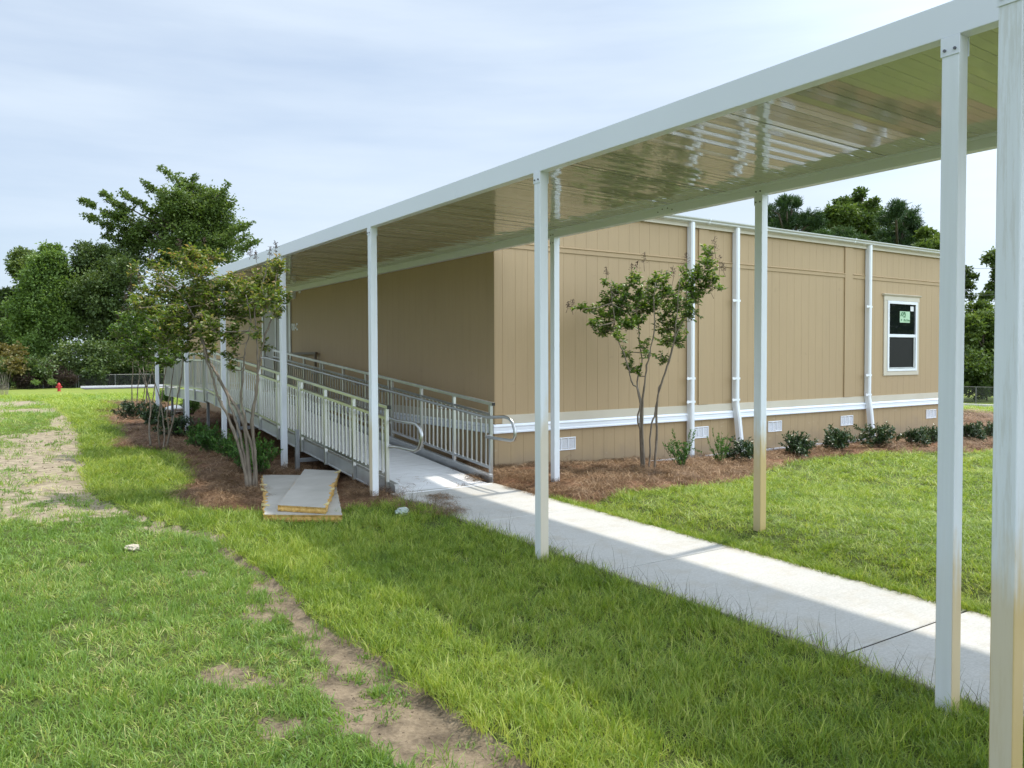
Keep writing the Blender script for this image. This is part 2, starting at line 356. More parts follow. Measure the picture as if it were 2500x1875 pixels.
# ---------------------------------------------------------------- layout outlines (plan view, metres)
G2 = lambda pts, z=0.0: [tuple(gz(x, y, z)[:2]) for x, y in pts]
sod_edge = G2([(60,955),(108,967),(145,998),(165,1020),(190,1055),(198,1085),(198,1100),(205,1140),(209,1165),(226,1207),(282,1236),(362,1264),(395,1275),(486,1295),(542,1303),(565,1337),(610,1371),(678,1416),(723,1462),(791,1518),(904,1586),(972,1648),(1057,1693),(1130,1755),(1203,1800),(1250,1840),(1330,1900)])
sod_edge = [(-6.0, 75.0), (0.6, 48.0)]+sod_edge[1:]+[(2.02, 1.2), (2.25, .2), (2.5, -3)]
SOD_POLY = sod_edge+[(4.5, -3), (4.5, 80), (-6, 80)]
bed_left = G2([(307,1015),(275,1017),(255,1024),(271,1036),(300,1046),(311,1055),(305,1075),(284,1085),(282,1094),(310,1099),(384,1101),(423,1113),(456,1132),(474,1154),(476,1172),(463,1190),(441,1208),(438,1219),(452,1230),(481,1245),(525,1249),(611,1252),(700,1256),(836,1250),(910,1248),(1000,1243)])
BED_LEFT = bed_left+[(3.86, 7.9), (5.72, 8.2), (5.72, 33), (4.2, 33), (4.1, 27.5), (3.0, 26.0)]
BED_RIGHT = [(5.13, 8.0), (5.13, 7.0)]+G2([(1446,1245),(1500,1226),(1543,1219),(1600,1214),(1699,1198),(1750,1187),(1793,1173),(1844,1149),(1931,1123),(1985,1112),(2050,1106),(2100,1101),(2160,1098),(2280,1099),(2400,1097)], .01)+[(19.5, 7.0), (23, 7.5), (23, 11.5), (17.0, 11.5), (17.0, 8.84), (5.7, 8.84)]
SW_X0, SW_X1, SW_Y0, SW_Y1 = 3.80, 5.13, -8.0, 8.02
def z_walk(y): return .02+.01634*(y-3)
soil_ell = [(641,1428,40,20,.9),(633,1495,34,32,.9),(752,1546,60,36,.9),(542,1648,66,22,.95),(633,1671,66,20,.9),(819,1665,80,32,.85),(904,1739,120,58,1),(1045,1795,140,80,1),(678,1778,74,24,.95),(1130,1851,110,40,1),(486,1400,36,11,.7),(525,1303,34,9,.9),(367,1290,40,10,.9),(850,1600,45,30,.8),
            (110,1108,110,55,.92),(20,1150,70,60,.85),(100,1256,150,22,.72),(150,1185,70,60,.78),(40,975,75,12,.95),(80,1000,95,6,.9),(150,1030,26,14,.9),(172,1070,26,34,1),(100,1085,110,14,.9),(40,1130,110,30,.9),(10,1230,60,40,.8),(-80,1130,120,90,.8),(-60,1000,80,40,.75),(320,1225,40,16,.5),(230,1250,60,16,.7),(300,1500,50,12,.35),(200,1380,60,10,.4)]
def terrain(X, Y):
    z = -1.22*sstep(24, 80, Y); z = z-2.05*sstep(20, 58, X)*np.where(Y > 24, np.maximum(0, 1-.0*Y), 1)
    z = np.maximum(z, -2.1)
    z = z+.012*(fbm(X, Y, .9, 3)-.5)*2
    right = sstep(4.9, 5.12, X)*sstep(-4, 1, Y)*sstep(24, 12, Y)
    er = sstep(5.10, 5.75, X); ze = np.clip(z_walk(Y)-.025, -.1, .08)
    z = z+right*((ze*(1-er)+er*.10*np.exp(-((X-5.9)/1.6)**2))-.045*sstep(7.2, 9.5, X)*sstep(20, 14, X))
    left = sstep(2.9, 3.75, X)*sstep(4.0, 3.85, X)*sstep(9, 7, Y)
    z = z+left*np.clip(.016*(Y-3), -.08, .09)
    return z
def regions(X, Y):
    """sod (0..1), soil (0..1), blocked mask"""
    P = np.stack([X, Y, np.zeros_like(X)], -1); q = project(P)
    s = np.zeros(X.shape); wob = fbm(X, Y, 2.2, 11); wob2 = fbm(X, Y, 6.5, 15)
    for cx, cy, rx, ry, k in soil_ell:
        e = ((q[..., 0]-cx)/rx)**2+((q[..., 1]-cy)/ry)**2
        s = np.maximum(s, k*sstep(1.5, .45, e+1.5*(wob-.5)+1.0*(wob2-.5)))
    s = np.where(q[..., 2] < 1.0, 0, s)
    ins = inside(SOD_POLY, X, Y); d = dist_line(sod_edge, X, Y)
    wid = .07+.20*sstep(.30, .70, fbm(X, Y, .8, 21))+.14*sstep(5, 3.2, Y)
    edge = np.where(~ins, sstep(1.0, .5, d/wid*(.7+.6*wob2)), 0)
    s = np.maximum(s, edge*.95); s = np.where(ins, 0, s)
    return ins, s, d
def blocked(X, Y, mulch=True):
    b = (X > SW_X0) & (X < SW_X1) & (Y > SW_Y0) & (Y < SW_Y1)
    if mulch: b |= inside(BED_LEFT, X, Y) | inside(BED_RIGHT, X, Y)
    b |= (X > 5.6) & (X < 17.05) & (Y > 8.8) & (Y < 26.6)
    b |= (Y > 80) & (Y < 84.6) | (X > 55) & (X < 59.6)
    return b

# ---------------------------------------------------------------- ground sheet
def axis(bps):
    out = []
    for (a, b, st) in bps: out.append(np.arange(a, b-1e-6, st))
    return np.concatenate(out+[[bps[-1][1]]])
xs = axis([(-420,-60,30),(-60,-14,2.0),(-14,-4,.4),(-4,7,.09),(7,20,.3),(20,70,1.2),(70,420,25)])
ys = axis([(-300,-20,20),(-20,0,1.0),(0,12,.09),(12,30,.22),(30,90,1.0),(90,420,22)])
GX, GY = np.meshgrid(xs, ys, indexing='xy'); GZ = terrain(GX, GY)
ins, soil, dse = regions(GX, GY)
GZ = GZ-np.where(~ins, .035*sstep(.5, 0, dse)*sstep(40, 15, GY)*sstep(-6, 0, GX), 0)-.012*soil
# the ground dips under the slab and the mulch so that nothing is coplanar
GZ = GZ-.14*((GX > SW_X0+.06) & (GX < SW_X1-.06) & (GY > SW_Y0) & (GY < SW_Y1-.06))
Vg = np.stack([GX, GY, GZ], -1).reshape(-1, 3); nx, ny = len(xs), len(ys)
ii = (np.arange(ny-1)[:, None]*nx+np.arange(nx-1)[None]).ravel()
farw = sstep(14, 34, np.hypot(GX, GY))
ground = np_mesh('ground', Vg, [np.stack([ii, ii+1, ii+nx+1, ii+nx], 1)], M['ground'], extra={'soil': soil.ravel(), 'far': farw.ravel()}, smooth=True)
tag(ground, 'lawn ground of patchy soil and thatch stretching to the fence', 'ground', kind='structure')

# sidewalk: slabs with tooled joints
jy = [-8.0, -5.0, -3.12, -1.25, .63, 2.51, 4.39, 6.26, 8.02]
sw = MB()
for a, b in zip(jy[:-1], jy[1:]):
    a2, b2 = a+.007, b-.007; za, zb = z_walk(a2), z_walk(b2)
    e = .005
    top = [(SW_X0+e,a2+e,za),(SW_X1-e,a2+e,za),(SW_X1-e,b2-e,zb),(SW_X0+e,b2-e,zb)]
    mid = [(SW_X0,a2,za-e),(SW_X1,a2,za-e),(SW_X1,b2,zb-e),(SW_X0,b2,zb-e)]
    bot = [(x, y, z-.14) for x, y, z in mid]
    sw.add(top+mid+bot, [(0,1,2,3)]+[(4+i,4+(i+1)%4,(i+1)%4,i) for i in range(4)]+[(8+i,8+(i+1)%4,4+(i+1)%4,4+i) for i in range(4)])
sw_o = sw.build('sidewalk', M['concrete'])
M['joint'] = simple('dirty joint', (.035, .028, .02), None, 9, .95, spec=.1)
for b in jy[1:-1]: MB().box(SW_X0+.01, SW_X1-.01, b-.0068, b+.0068, z_walk(b)-.10, z_walk(b)-.006).build('joint_filler', M['joint'], sw_o)
tag(sw_o, 'pale broomed concrete sidewalk under the walkway cover', 'sidewalk', kind='structure')

# pine straw beds
def bed(name, poly, label, step, yc=None):
    px = [p[0] for p in poly]; py = [p[1] for p in poly]
    X, Y = np.meshgrid(np.arange(min(px)-.3, max(px)+.3, step), np.arange(min(py)-.3, max(py)+.3, step), indexing='xy')
    ins_ = inside(poly, X, Y); d = dist_line(poly, X, Y, True); sd = np.where(ins_, d, -d)
    Z = terrain(X, Y)+np.clip(sd*.55, -.08, .05)+.035*(fbm(X, Y, 2.5, 5)-.5)*sstep(0, .2, sd)
    if name == 'mulch_corner': pass
    Z = np.where((X > SW_X0-.02) & (X < SW_X1+.02) & (Y < SW_Y1+.02), np.minimum(Z, z_walk(Y)-.06), Z)
    V = np.stack([X, Y, Z], -1).reshape(-1, 3); n = X.shape[1]; keep = sd > -.16
    q = (np.arange(X.shape[0]-1)[:, None]*n+np.arange(n-1)[None]).ravel(); k = keep.ravel()
    ok = k[q] & k[q+1] & k[q+n] & k[q+n+1]; q = q[ok]
    used = np.zeros(len(V), bool)
    F4 = np.stack([q, q+1, q+n+1, q+n], 1); used[F4.ravel()] = True; remap = np.cumsum(used)-1
    o = np_mesh('mulch_bed', V[used], [remap[F4]], M['mulch'], smooth=True)
    return tag(o, label, 'mulch bed', kind='stuff')
bed('mulch_left', BED_LEFT, 'brown pine straw bed curving along the ramp and trees', .10)
bed('mulch_right', BED_RIGHT, 'brown pine straw bed along the tan window wall', .10)

# ---------------------------------------------------------------- scatter (grass, straw) through point instances
def strip_clump(name, n, R, h, lean, w, mat_, seed, base_dark=False, splay=.3, flat=False, tint=(0, 1), segs=3):
    r = np.random.default_rng(seed); V = []; F4 = []; F3 = []; T = []
    for k in range(n):
        a = r.random()*2*PI; rr = R*math.sqrt(r.random()); p = np.array([rr*math.cos(a), rr*math.sin(a), 0])
        az = r.random()*2*PI if r.random() < .6 else a+r.normal()*.5
        H = h*(.55+.6*r.random()); ln = lean*(.3+1.0*r.random()); d = np.array([math.cos(az), math.sin(az), 0]); sd = np.array([-d[1], d[0], 0])
        tw = r.normal()*.6; sd = sd*math.cos(tw)+d*math.sin(tw)
        o = len(V); t0 = tint[0]+(tint[1]-tint[0])*r.beta(1.2, 1.4)
        for s in range(segs+1):
            u = s/segs
            if flat: c = p+d*H*(u-.5)+np.array([0, 0, .012+.02*r.random()*0+.03*math.sin(u*PI)*(ln)]) ; wid = w
            else: c = p+d*H*(ln*u**1.8)+np.array([0, 0, H*(u-.32*ln*u*u)]); wid = w*(1-.75*u**1.6)
            if s == segs and not flat: V.append(c); T.append(min(1, t0+.08))
            else:
                V += [c-sd*wid/2, c+sd*wid/2]; tt = t0 if (s or not base_dark) else min(1.0, t0*.5+.5); T += [tt, tt]
        m_ = segs if flat else segs-1
        for s in range(m_): F4.append((o+2*s, o+2*s+1, o+2*s+3, o+2*s+2))
        if not flat: F3.append((o+2*segs-2, o+2*segs-1, o+2*segs))
    fs = [np.array(F4)]+([np.array(F3)] if F3 else [])
    o = np_mesh(name, np.array(V), fs, mat_, tint=np.array(T)); C.objects.unlink(o); return o
def proto_collection(name, objs):
    c = bpy.data.collections.new(name)
    for o in objs: c.objects.link(o)
    return c
def scatter(name, P, rot, scl, var, coll):
    me = bpy.data.meshes.new(name); me.vertices.add(len(P)); me.vertices.foreach_set('co', np.asarray(P, np.float32).ravel())
    for nm, arr in (('rot', rot), ('scl', scl)):
        a = me.attributes.new(nm, 'FLOAT_VECTOR', 'POINT'); a.data.foreach_set('vector', np.asarray(arr, np.float32).ravel())
    a = me.attributes.new('var', 'INT', 'POINT'); a.data.foreach_set('value', np.asarray(var, np.int32))
    o = bpy.data.objects.new(name, me); C.objects.link(o)
    ng = bpy.data.node_groups.new(name+' scatter', 'GeometryNodeTree')
    ng.interface.new_socket('Geometry', in_out='INPUT', socket_type='NodeSocketGeometry'); ng.interface.new_socket('Geometry', in_out='OUTPUT', socket_type='NodeSocketGeometry')
    gi = ng.nodes.new('NodeGroupInput'); go = ng.nodes.new('NodeGroupOutput'); ip = ng.nodes.new('GeometryNodeInstanceOnPoints')
    ci = ng.nodes.new('GeometryNodeCollectionInfo'); ci.inputs['Collection'].default_value = coll; ci.inputs['Separate Children'].default_value = True; ci.inputs['Reset Children'].default_value = True
    def na(nm, t):
        x = ng.nodes.new('GeometryNodeInputNamedAttribute'); x.data_type = t; x.inputs['Name'].default_value = nm; return x.outputs['Attribute']
    er = ng.nodes.new('FunctionNodeEulerToRotation'); L = ng.links.new
    L(gi.outputs[0], ip.inputs['Points']); L(ci.outputs[0], ip.inputs['Instance']); ip.inputs['Pick Instance'].default_value = True
    L(na('var', 'INT'), ip.inputs['Instance Index']); L(na('rot', 'FLOAT_VECTOR'), er.inputs[0]); L(er.outputs[0], ip.inputs['Rotation']); L(na('scl', 'FLOAT_VECTOR'), ip.inputs['Scale'])
    L(ip.outputs[0], go.inputs[0])
    md = o.modifiers.new('scatter', 'NODES'); md.node_group = ng; return o

def wedge(bands, half=math.radians(42)):
    out = []
    for r0, r1, dens, sc in bands:
        n = int(dens*half*(r1*r1-r0*r0)); r = np.sqrt(rng.random(n)*(r1*r1-r0*r0)+r0*r0); a = YAW+(rng.random(n)*2-1)*half
        out.append(np.stack([r*np.sin(a), r*np.cos(a), np.full(n, sc)], 1))
    return np.concatenate(out)
SODV = [(30,.06,.080,.85,.0040,(0,.72)),(30,.06,.074,1.0,.0040,(.05,.78)),(26,.07,.086,.9,.0042,(.1,.85)),(26,.06,.078,1.1,.0038,(.25,.92)),(22,.07,.092,.9,.0046,(.2,.85)),(28,.06,.066,1.0,.0042,(0,.5)),(24,.06,.078,.85,.0048,(0,.42)),(12,.07,.060,1.7,.0034,(.7,1))]
sodp = proto_collection('sod tufts', [strip_clump('tuft', n_, R_, h_, l_, w_, M['sod'], 100+k, True, tint=t_) for k, (n_, R_, h_, l_, w_, t_) in enumerate(SODV)])
LAWV = [(20,.065,.042,1.2,.0060,(0,.55)),(20,.065,.045,1.1,.0056,(0,.7)),(22,.06,.05,1.2,.0050,(.1,.8)),(18,.06,.06,1.0,.0046,(.3,1)),(20,.07,.05,1.3,.0048,(.4,1)),(16,.05,.085,.9,.0044,(.1,.8)),(26,.06,.030,1.5,.0085,(0,.5)),(10,.07,.05,1.7,.0036,(.8,1))]
lawnp = proto_collection('lawn tufts', [strip_clump('tuft', n_, R_, h_, l_, w_, M['lawn'], 200+k, True, tint=t_) for k, (n_, R_, h_, l_, w_, t_) in enumerate(LAWV)])
def pick(x, y, seed):
    f = fbm(x, y, 1.1, seed)+.45*(rng.random(len(x))-.5); v = np.where(f > .62, rng.choice([2, 3, 4, 4], len(x)), np.where(f < .42, rng.choice([5, 6, 0], len(x)), rng.choice([0, 1, 2, 5], len(x))))
    return np.where(rng.random(len(x)) < .035, 7, v)
pts = wedge([(1.6,4.2,520,1.0),(4.2,7.0,380,1.0),(7,11,190,1.3),(11,18,85,1.8),(18,32,26,2.8),(32,58,7,4.6)])
X, Y, S = pts.T
ins, soil, dse = regions(X, Y); blk = blocked(X, Y)
edge_l = (X < SW_X0+.0) & (X > SW_X0-.05)
Zp = terrain(X, Y)
right = X > SW_X1
keep_sod = (ins | right) & ~blk & (rng.random(len(X)) < np.where(right, .9, 1.0))
keep_lawn = ~ins & ~right & ~blk & (rng.random(len(X)) < np.clip(1.12-soil*1.35+.95*(vnoise(X, Y, 7.0, 77)-.45), .09, 1)) & (rng.random(len(X)) < .35+.65*sstep(.25, .5, fbm(X, Y, 1.6, 40)+.1))
def lay(mask, name, coll, nvar, hs, label, cat):
    x, y, s = X[mask], Y[mask], S[mask]; n = len(x)
    z = terrain(x, y); i2, so, de = regions(x, y)
    z = z-np.where(~i2 & (x < 4), .035*sstep(.5, 0, de)*sstep(40, 15, y), 0)
    hv = hs(x, y, n)
    rot = np.stack([rng.normal(size=n)*.2, rng.normal(size=n)*.2, rng.random(n)*2*PI], 1)
    scl = np.stack([s*(.85+.3*rng.random(n)), s*(.85+.3*rng.random(n)), hv*(.6+.75*rng.random(n)**1.3)*s**.35], 1)
    o = scatter(name, np.stack([x, y, z-.004], 1), rot, scl, pick(x, y, nvar), coll)
    return tag(o, label, cat, kind='stuff')
lay(keep_sod, 'grass', sodp, 86, lambda x, y, n: np.where(x > SW_X1, .62, 1.0)*(.75+.6*fbm(x, y, 1.2, 61)), 'long bright green lawn grass beside the walk and beds', 'grass')
lay(keep_lawn, 'weedy_grass', lawnp, 96, lambda x, y, n: .8+.7*fbm(x, y, 1.5, 62), 'short weedy bluish grass with bare soil showing through', 'grass')
ne = 900; ye = 1.2+6.4*rng.random(ne); xe = SW_X1+.005+.05*rng.random(ne); ke = ~inside(BED_RIGHT, xe, ye); xe, ye = xe[ke], ye[ke]; ne = len(xe)
tag(scatter('edge_grass', np.stack([xe, ye, terrain(xe, ye)-.004], 1), np.stack([rng.normal(size=ne)*.2, -.3+.25*rng.normal(size=ne), rng.random(ne)*6.28], 1), np.stack([.9+.3*rng.random(ne)]*2+[.45+.5*rng.random(ne)], 1), pick(xe, ye, 86), sodp), 'grass fringe spilling over the right edge of the walk', 'grass', kind='stuff')
def crumb(seed, m):
    import bmesh
    bm = bmesh.new(); bmesh.ops.create_icosphere(bm, subdivisions=1, radius=1); r = np.random.default_rng(seed)
    for v in bm.verts: v.co = Vector(np.array(v.co)*(.7+.6*r.random())*np.array([1, .8, .6]))
    me = bpy.data.meshes.new('crumb'); bm.to_mesh(me); bm.free(); me.materials.append(m); return bpy.data.objects.new('crumb', me)
M['crumb'] = simple('soil crumb', (.30, .235, .165), (.13, .098, .068), 9, .95, spec=.1)
crp = proto_collection('crumbs', [crumb(k, M['crumb']) for k in range(4)])
cp = wedge([(1.8,5,750,1.0),(5,10,220,1.3),(10,22,50,1.8)]); cx_, cy_, cs_ = cp.T; ci_, cso, cde = regions(cx_, cy_); kk = ~ci_ & (cso > .45) & ~blocked(cx_, cy_) & (cx_ < SW_X0); cx_, cy_, cs_, cde = cx_[kk], cy_[kk], cs_[kk], cde[kk]; n = len(cx_)
cz = terrain(cx_, cy_)-.035*sstep(.5, 0, cde)*sstep(40, 15, cy_)-.012*cso[kk]; rs = cs_*(.002+.008*rng.random(n)**4)
tag(scatter('soil_crumbs', np.stack([cx_, cy_, cz], 1), rng.random((n, 3))*6.28, np.stack([rs]*3, 1), rng.integers(0, 4, n), crp), 'loose brown soil crumbs on the bare patches of the left lawn', 'soil', kind='stuff')
# thin seed stalks along the walk edge
stp = proto_collection('stalks', [strip_clump('stalk', 3, .05, .20, .5, .0022, M['stalk'], 300+k, segs=3) for k in range(4)])
ny_ = 260; ysx = 1.6+rng.random(ny_)*6.0; xsx = SW_X0-.10+.12*rng.random(ny_)
extra_y = rng.random(60)*6+1.5
P = np.stack([xsx, ysx, terrain(xsx, ysx)], 1)
tag(scatter('grass_stalks', P, np.stack([rng.normal(size=ny_)*.1, .25+rng.normal(size=ny_)*.2, rng.random(ny_)*2*PI], 1), np.stack([np.ones(ny_)]*2+[.5+.9*rng.random(ny_)], 1), rng.integers(0, 4, ny_), stp), 'thin dry seed stalks leaning over the walk edge', 'grass stalks', kind='stuff')
# pine straw needles
strp = proto_collection('straw tufts', [strip_clump('needles', 46, .17, .20, .8, .0032, M['straw'], 400+k, flat=True, segs=3) for k in range(6)])
def straw(poly, name, label, dens_fn, zfn, wbands):
    p = wedge(wbands); x, y, s = p.T; k = inside(poly, x, y) & (rng.random(len(x)) < dens_fn(x, y)); x, y, s = x[k], y[k], s[k]; n = len(x)
    k2 = ~((x > 5.68) & (y > 8.82) & (x < 17)) & ~inside([(2.30, 7.66), (2.95, 7.2), (3.92, 9.65), (3.60, 10.1), (3.07, 10.36)], x, y); x, y, s = x[k2], y[k2], s[k2]; n = len(x)
    rot = np.stack([rng.normal(size=n)*.16, rng.normal(size=n)*.16, rng.random(n)*2*PI], 1)
    scl = np.stack([s*(.7+.5*rng.random(n)), s*(.7+.5*rng.random(n)), .6+1.3*rng.random(n)], 1)
    return tag(scatter(name, np.stack([x, y, zfn(x, y)], 1), rot, scl, rng.integers(0, 6, n), strp), label, 'pine straw', kind='stuff')
def bed_z(poly):
    def f(x, y):
        d = dist_line(poly, x, y, True); return terrain(x, y)+np.clip(d*.55, 0, .05)+.035*(fbm(x, y, 2.5, 5)-.5)*sstep(0, .2, d)-.012
    return f
wb = [(6,12,70,1.0),(12,20,36,1.25),(20,34,10,1.9)]
straw(BED_LEFT, 'pine_straw', 'loose brown pine straw needles around the ramp and left trees', lambda x, y: np.ones_like(x), bed_z(BED_LEFT), wb)
straw(BED_RIGHT, 'pine_straw', 'loose brown pine straw needles below the window wall', lambda x, y: np.ones_like(x), bed_z(BED_RIGHT), wb)
# straw blown onto the slab end
spill = [G2(p, .10) for p in ([(960,1228),(1010,1222),(1075,1236),(1125,1245),(1120,1255),(1060,1252),(1000,1245)], [(1040,1212),(1075,1205),(1110,1208),(1098,1222),(1130,1238),(1100,1245),(1060,1232)])]
sx, sy = [], []
for poly, n in zip(spill, (60, 34)):
    q = np.array(poly); a = q.min(0); b = q.max(0); c = a+(b-a)*rng.random((n*3, 2)); k = inside(poly, c[:, 0], c[:, 1]); sx.append(c[k, 0]); sy.append(c[k, 1])
sx = np.concatenate(sx); sy = np.concatenate(sy); n = len(sx)
spp = proto_collection('spill tufts', [strip_clump('needles', 12, .10, .16, .8, .0028, M['straw'], 470+k, flat=True, segs=3) for k in range(4)])
tag(scatter('spilled_straw', np.stack([sx, sy, z_walk(sy)-.004], 1), np.stack([rng.normal(size=n)*.04, rng.normal(size=n)*.04, rng.random(n)*2*PI], 1), np.stack([.6+.5*rng.random(n)]*2+[.4+.6*rng.random(n)], 1), rng.integers(0, 4, n), spp), 'pine straw blown over the slab at the ramp foot', 'pine straw', kind='stuff')

# ---------------------------------------------------------------- covered walkway
AX, PW = 3.595, .0762; AYS = [-1.27, 1.828, 4.929, 8.027, 11.050, 14.244, 17.112, 20.20]
BX = 5.59; BYS = [-1.4, 1.55, 4.47, 7.39]
ZA, ZT, ZB = 3.001, 3.155, 2.968; Y0c, Y1c = -7.0, 20.6
wk = empty('covered_walkway', (AX, 0, 0)); tag(wk, 'long white metal walkway cover on slim posts over the concrete walk', 'walkway cover')
# fascia beams in lengths with hairline splices
def beam(x0, x1, z0, z1, cuts, parent, lip):
    for a, b in zip(cuts[:-1], cuts[1:]):
        m = MB()
        if lip > 0:   # C profile opening away from view, rolled lips top and bottom
            m.extrude([(x0, z0), (x1, z0), (x1, z0+.012), (x0+.012, z0+.012), (x0+.012, z1-.012), (x1, z1-.012), (x1, z1), (x0, z1)], 'y', a+.001, b-.001)
        else:
            m.extrude([(x1, z0), (x0, z0), (x0, z0+.066), (x0+.004, z0+.069), (x0, z0+.072), (x0, z1), (x1, z1)], 'y', a+.001, b-.001)
        m.build('edge_beam', M['white'], parent, .003)
beam(AX, AX+PW, ZA, ZT, [Y0c, 1.2, 6.2, 11.1, 16.5, Y1c], wk, 1)
beam(BX, BX+PW, ZB, ZB+.15, [Y0c, 1.0, 5.62, 11.8, Y1c], wk, -1)
# ribbed roof pan running across the walk
xa, xb = AX+.013, BX-.001; zA, zB = ZA+.092, ZB+.092; rp_ = np.random.default_rng(19)
V = []; F4 = []; y = Y0c; per = .066
while y < Y1c:
    t0, t1 = rp_.normal()*.0006, rp_.normal()*.0008; g0 = rp_.normal()*.0004
    for (ya, yb, da, db) in ((y, y+per*.97, t0+g0, -t0+g0), (y+per*.97, y+per*.98, .002, .002), (y+per*.98, y+per, .002, .0)):
        o = len(V); V += [(xa, ya, zA+da), (xb, ya, zB+da+t1), (xb, yb, zB+db+t1), (xa, yb, zA+db)]; F4.append((o, o+3, o+2, o+1))
    y += per
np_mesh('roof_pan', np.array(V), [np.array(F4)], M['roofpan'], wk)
MB().box(xa+.001, xb-.001, Y0c+.01, Y1c-.01, ZA+.126, ZA+.136).build('roof_deck', M['white'], wk)
def post(name, x, y, zb, zt, m, parent, inner=False):
    p = MB().box(x, x+PW, y, y+PW, zb, zt).build(name, m, parent, .004)
    t = .004
    for u0, u1 in ((x-t, x-.0003), (x+PW+.0003, x+PW+t)): MB().box(u0, u1, y-.004, y+PW+.004, zt-.085, zt-.002).build('bracket', M['white'], p, .0015)
    for yy, dz in ((y+.016, -.060), (y+PW-.016, -.060)):
        MB().tube([(x-t-.007, yy, zt+dz), (x-t+.001, yy, zt+dz)], .0065, 8).build('bolt', M['bolt'], p)
        if inner: MB().tube([(x-.009, yy, zt+.03), (x+.001, yy, zt+.03)], .0065, 8).build('bolt', M['bolt'], p)
    return p
am = ['post_clean', 'post_mid', 'post_pale', 'post_side', 'post_clean', 'post_clean', 'post_clean', 'post_clean']
for k, (y, mm) in enumerate(zip(AYS, am)): post('post', AX, y, -.05, ZA+.001, M[mm], wk)
for k, (y, mm) in enumerate(zip(BYS, ['post_clean', 'post_rust', 'post_rust', 'post_clean'])): post('post', BX, y, -.02, ZB+.001, M[mm], wk, True)
# splice bolts on the far beam
for dy in (-.10, -.04, .03, .09): MB().tube([(BX-.005, 5.62+dy, ZB+.055-(.02 if abs(dy) > .05 else 0)), (BX+.001, 5.62+dy, ZB+.055-(.02 if abs(dy) > .05 else 0))], .006, 6).build('splice_bolt', M['bolt'], wk)
# neighbouring cover that starts by the camera
PX, PY = 2.84, 1.243
nc = empty('side_walkway_cover', (PX, PY, 0)); tag(nc, 'closest white walkway cover with a grainy water stained post cut by the photo edge', 'walkway cover')
post('post', PX, PY, -.05, 2.835, M['post_near'], nc)
for yy in (-2.0, -5.0): post('post', PX, yy, -.05, 2.835, M['post_clean'], nc)
MB().extrude([(PX, 2.836), (PX+PW, 2.836), (PX+PW, 2.985), (PX, 2.985)], 'y', -7.0, 1.34).build('edge_beam', M['white'], nc, .003)
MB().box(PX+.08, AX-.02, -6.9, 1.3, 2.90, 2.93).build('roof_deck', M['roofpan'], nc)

# ---------------------------------------------------------------- classroom building
BXW, BYW, BX1, BY1 = 5.70, 8.831, 17.0, 26.5
zt_wall = 3.62
bd = empty('classroom_building', (BXW, BYW, 0)); tag(bd, 'tan modular classroom building with white skirt trim, vents and downspouts', 'building')
def siding(axis_, a0, a1, face, z0, z1, step, first, depth=.0028, gw=.0045, thick=.10, sgn=-1):
    """vertical grooved boards as one wall slab; profile in plan"""
    pf = [(a0, 0)]; g = a0+first
    while g < a1-.02:
        pf += [(g-gw/2, 0), (g-gw/2+.002, depth), (g+gw/2-.002, depth), (g+gw/2, 0)]; g += step
    pf += [(a1, 0), (a1, thick), (a0, thick)]
    m = MB()
    if axis_ == 'x': m.extrude([(a, face+d) for a, d in pf], 'z', z0, z1)
    else: m.extrude([(face+d, a) for a, d in pf], 'z', z0, z1)
    return m
siding('x', BXW+.002, BX1, BYW, .588, zt_wall, .2032, .125).build('wall', M['tan'], bd)
siding('y', BYW+.103, BY1, BXW, .588, zt_wall, .2032, .10).build('wall', M['tan'], bd)
siding('x', BXW+.004, BX1-.002, BYW+.014, -.16, .586, .2032, .055).build('skirting', M['skirt'], bd)
siding('y', BYW+.117, BY1-.002, BXW+.014, -.16, .586, .2032, .10).build('skirting', M['skirt'], bd)
MB().box(BX1-.1, BX1-.001, BYW+.104, BY1-.11, -.16, zt_wall-.002).build('wall', M['tan'], bd)
MB().box(BXW+.11, BX1-.11, BY1-.1, BY1-.002, -.16, zt_wall-.002).build('wall', M['tan'], bd)
# corner board
cb = MB().box(BXW-.012, BXW+.0, BYW-.012, BYW+.095, .72, zt_wall-.06).box(BXW+.0005, BXW+.105, BYW-.012, BYW-.0005, .72, zt_wall-.06)
cb.build('corner_board', M['tan'], bd, .002)
# cream band, belt moulding, foundation strip
MB().box(BXW+.107, BX1-.002, BYW-.016, BYW-.0007, .709, .826).build('band_board', M['cream'], bd, .002)
bp = [(BYW-.001, .588), (BYW-.034, .588), (BYW-.036, .606), (BYW-.030, .618), (BYW-.030, .664), (BYW-.038, .674), (BYW-.038, .684), (BYW-.018, .708), (BYW-.001, .708)]
MB().extrude(bp, 'x', BXW-.036, BX1).build('belt_trim', M['belt'], bd)
MB().extrude([(BXW+(p[0]-BYW), p[1]) for p in bp], 'y', BYW-.0305, BY1).build('belt_trim', M['belt'], bd)
MB().extrude([(BXW-.016, .709), (BXW-.0007, .709), (BXW-.0007, .826), (BXW-.016, .826)], 'y', BYW+.10, BY1-.01).build('band_board', M['cream'], bd, .002)
MB().box(BXW+.5, BX1, BYW-.022, BYW+.012, -.2, .020).build('foundation_strip', M['belt'], bd, .003)
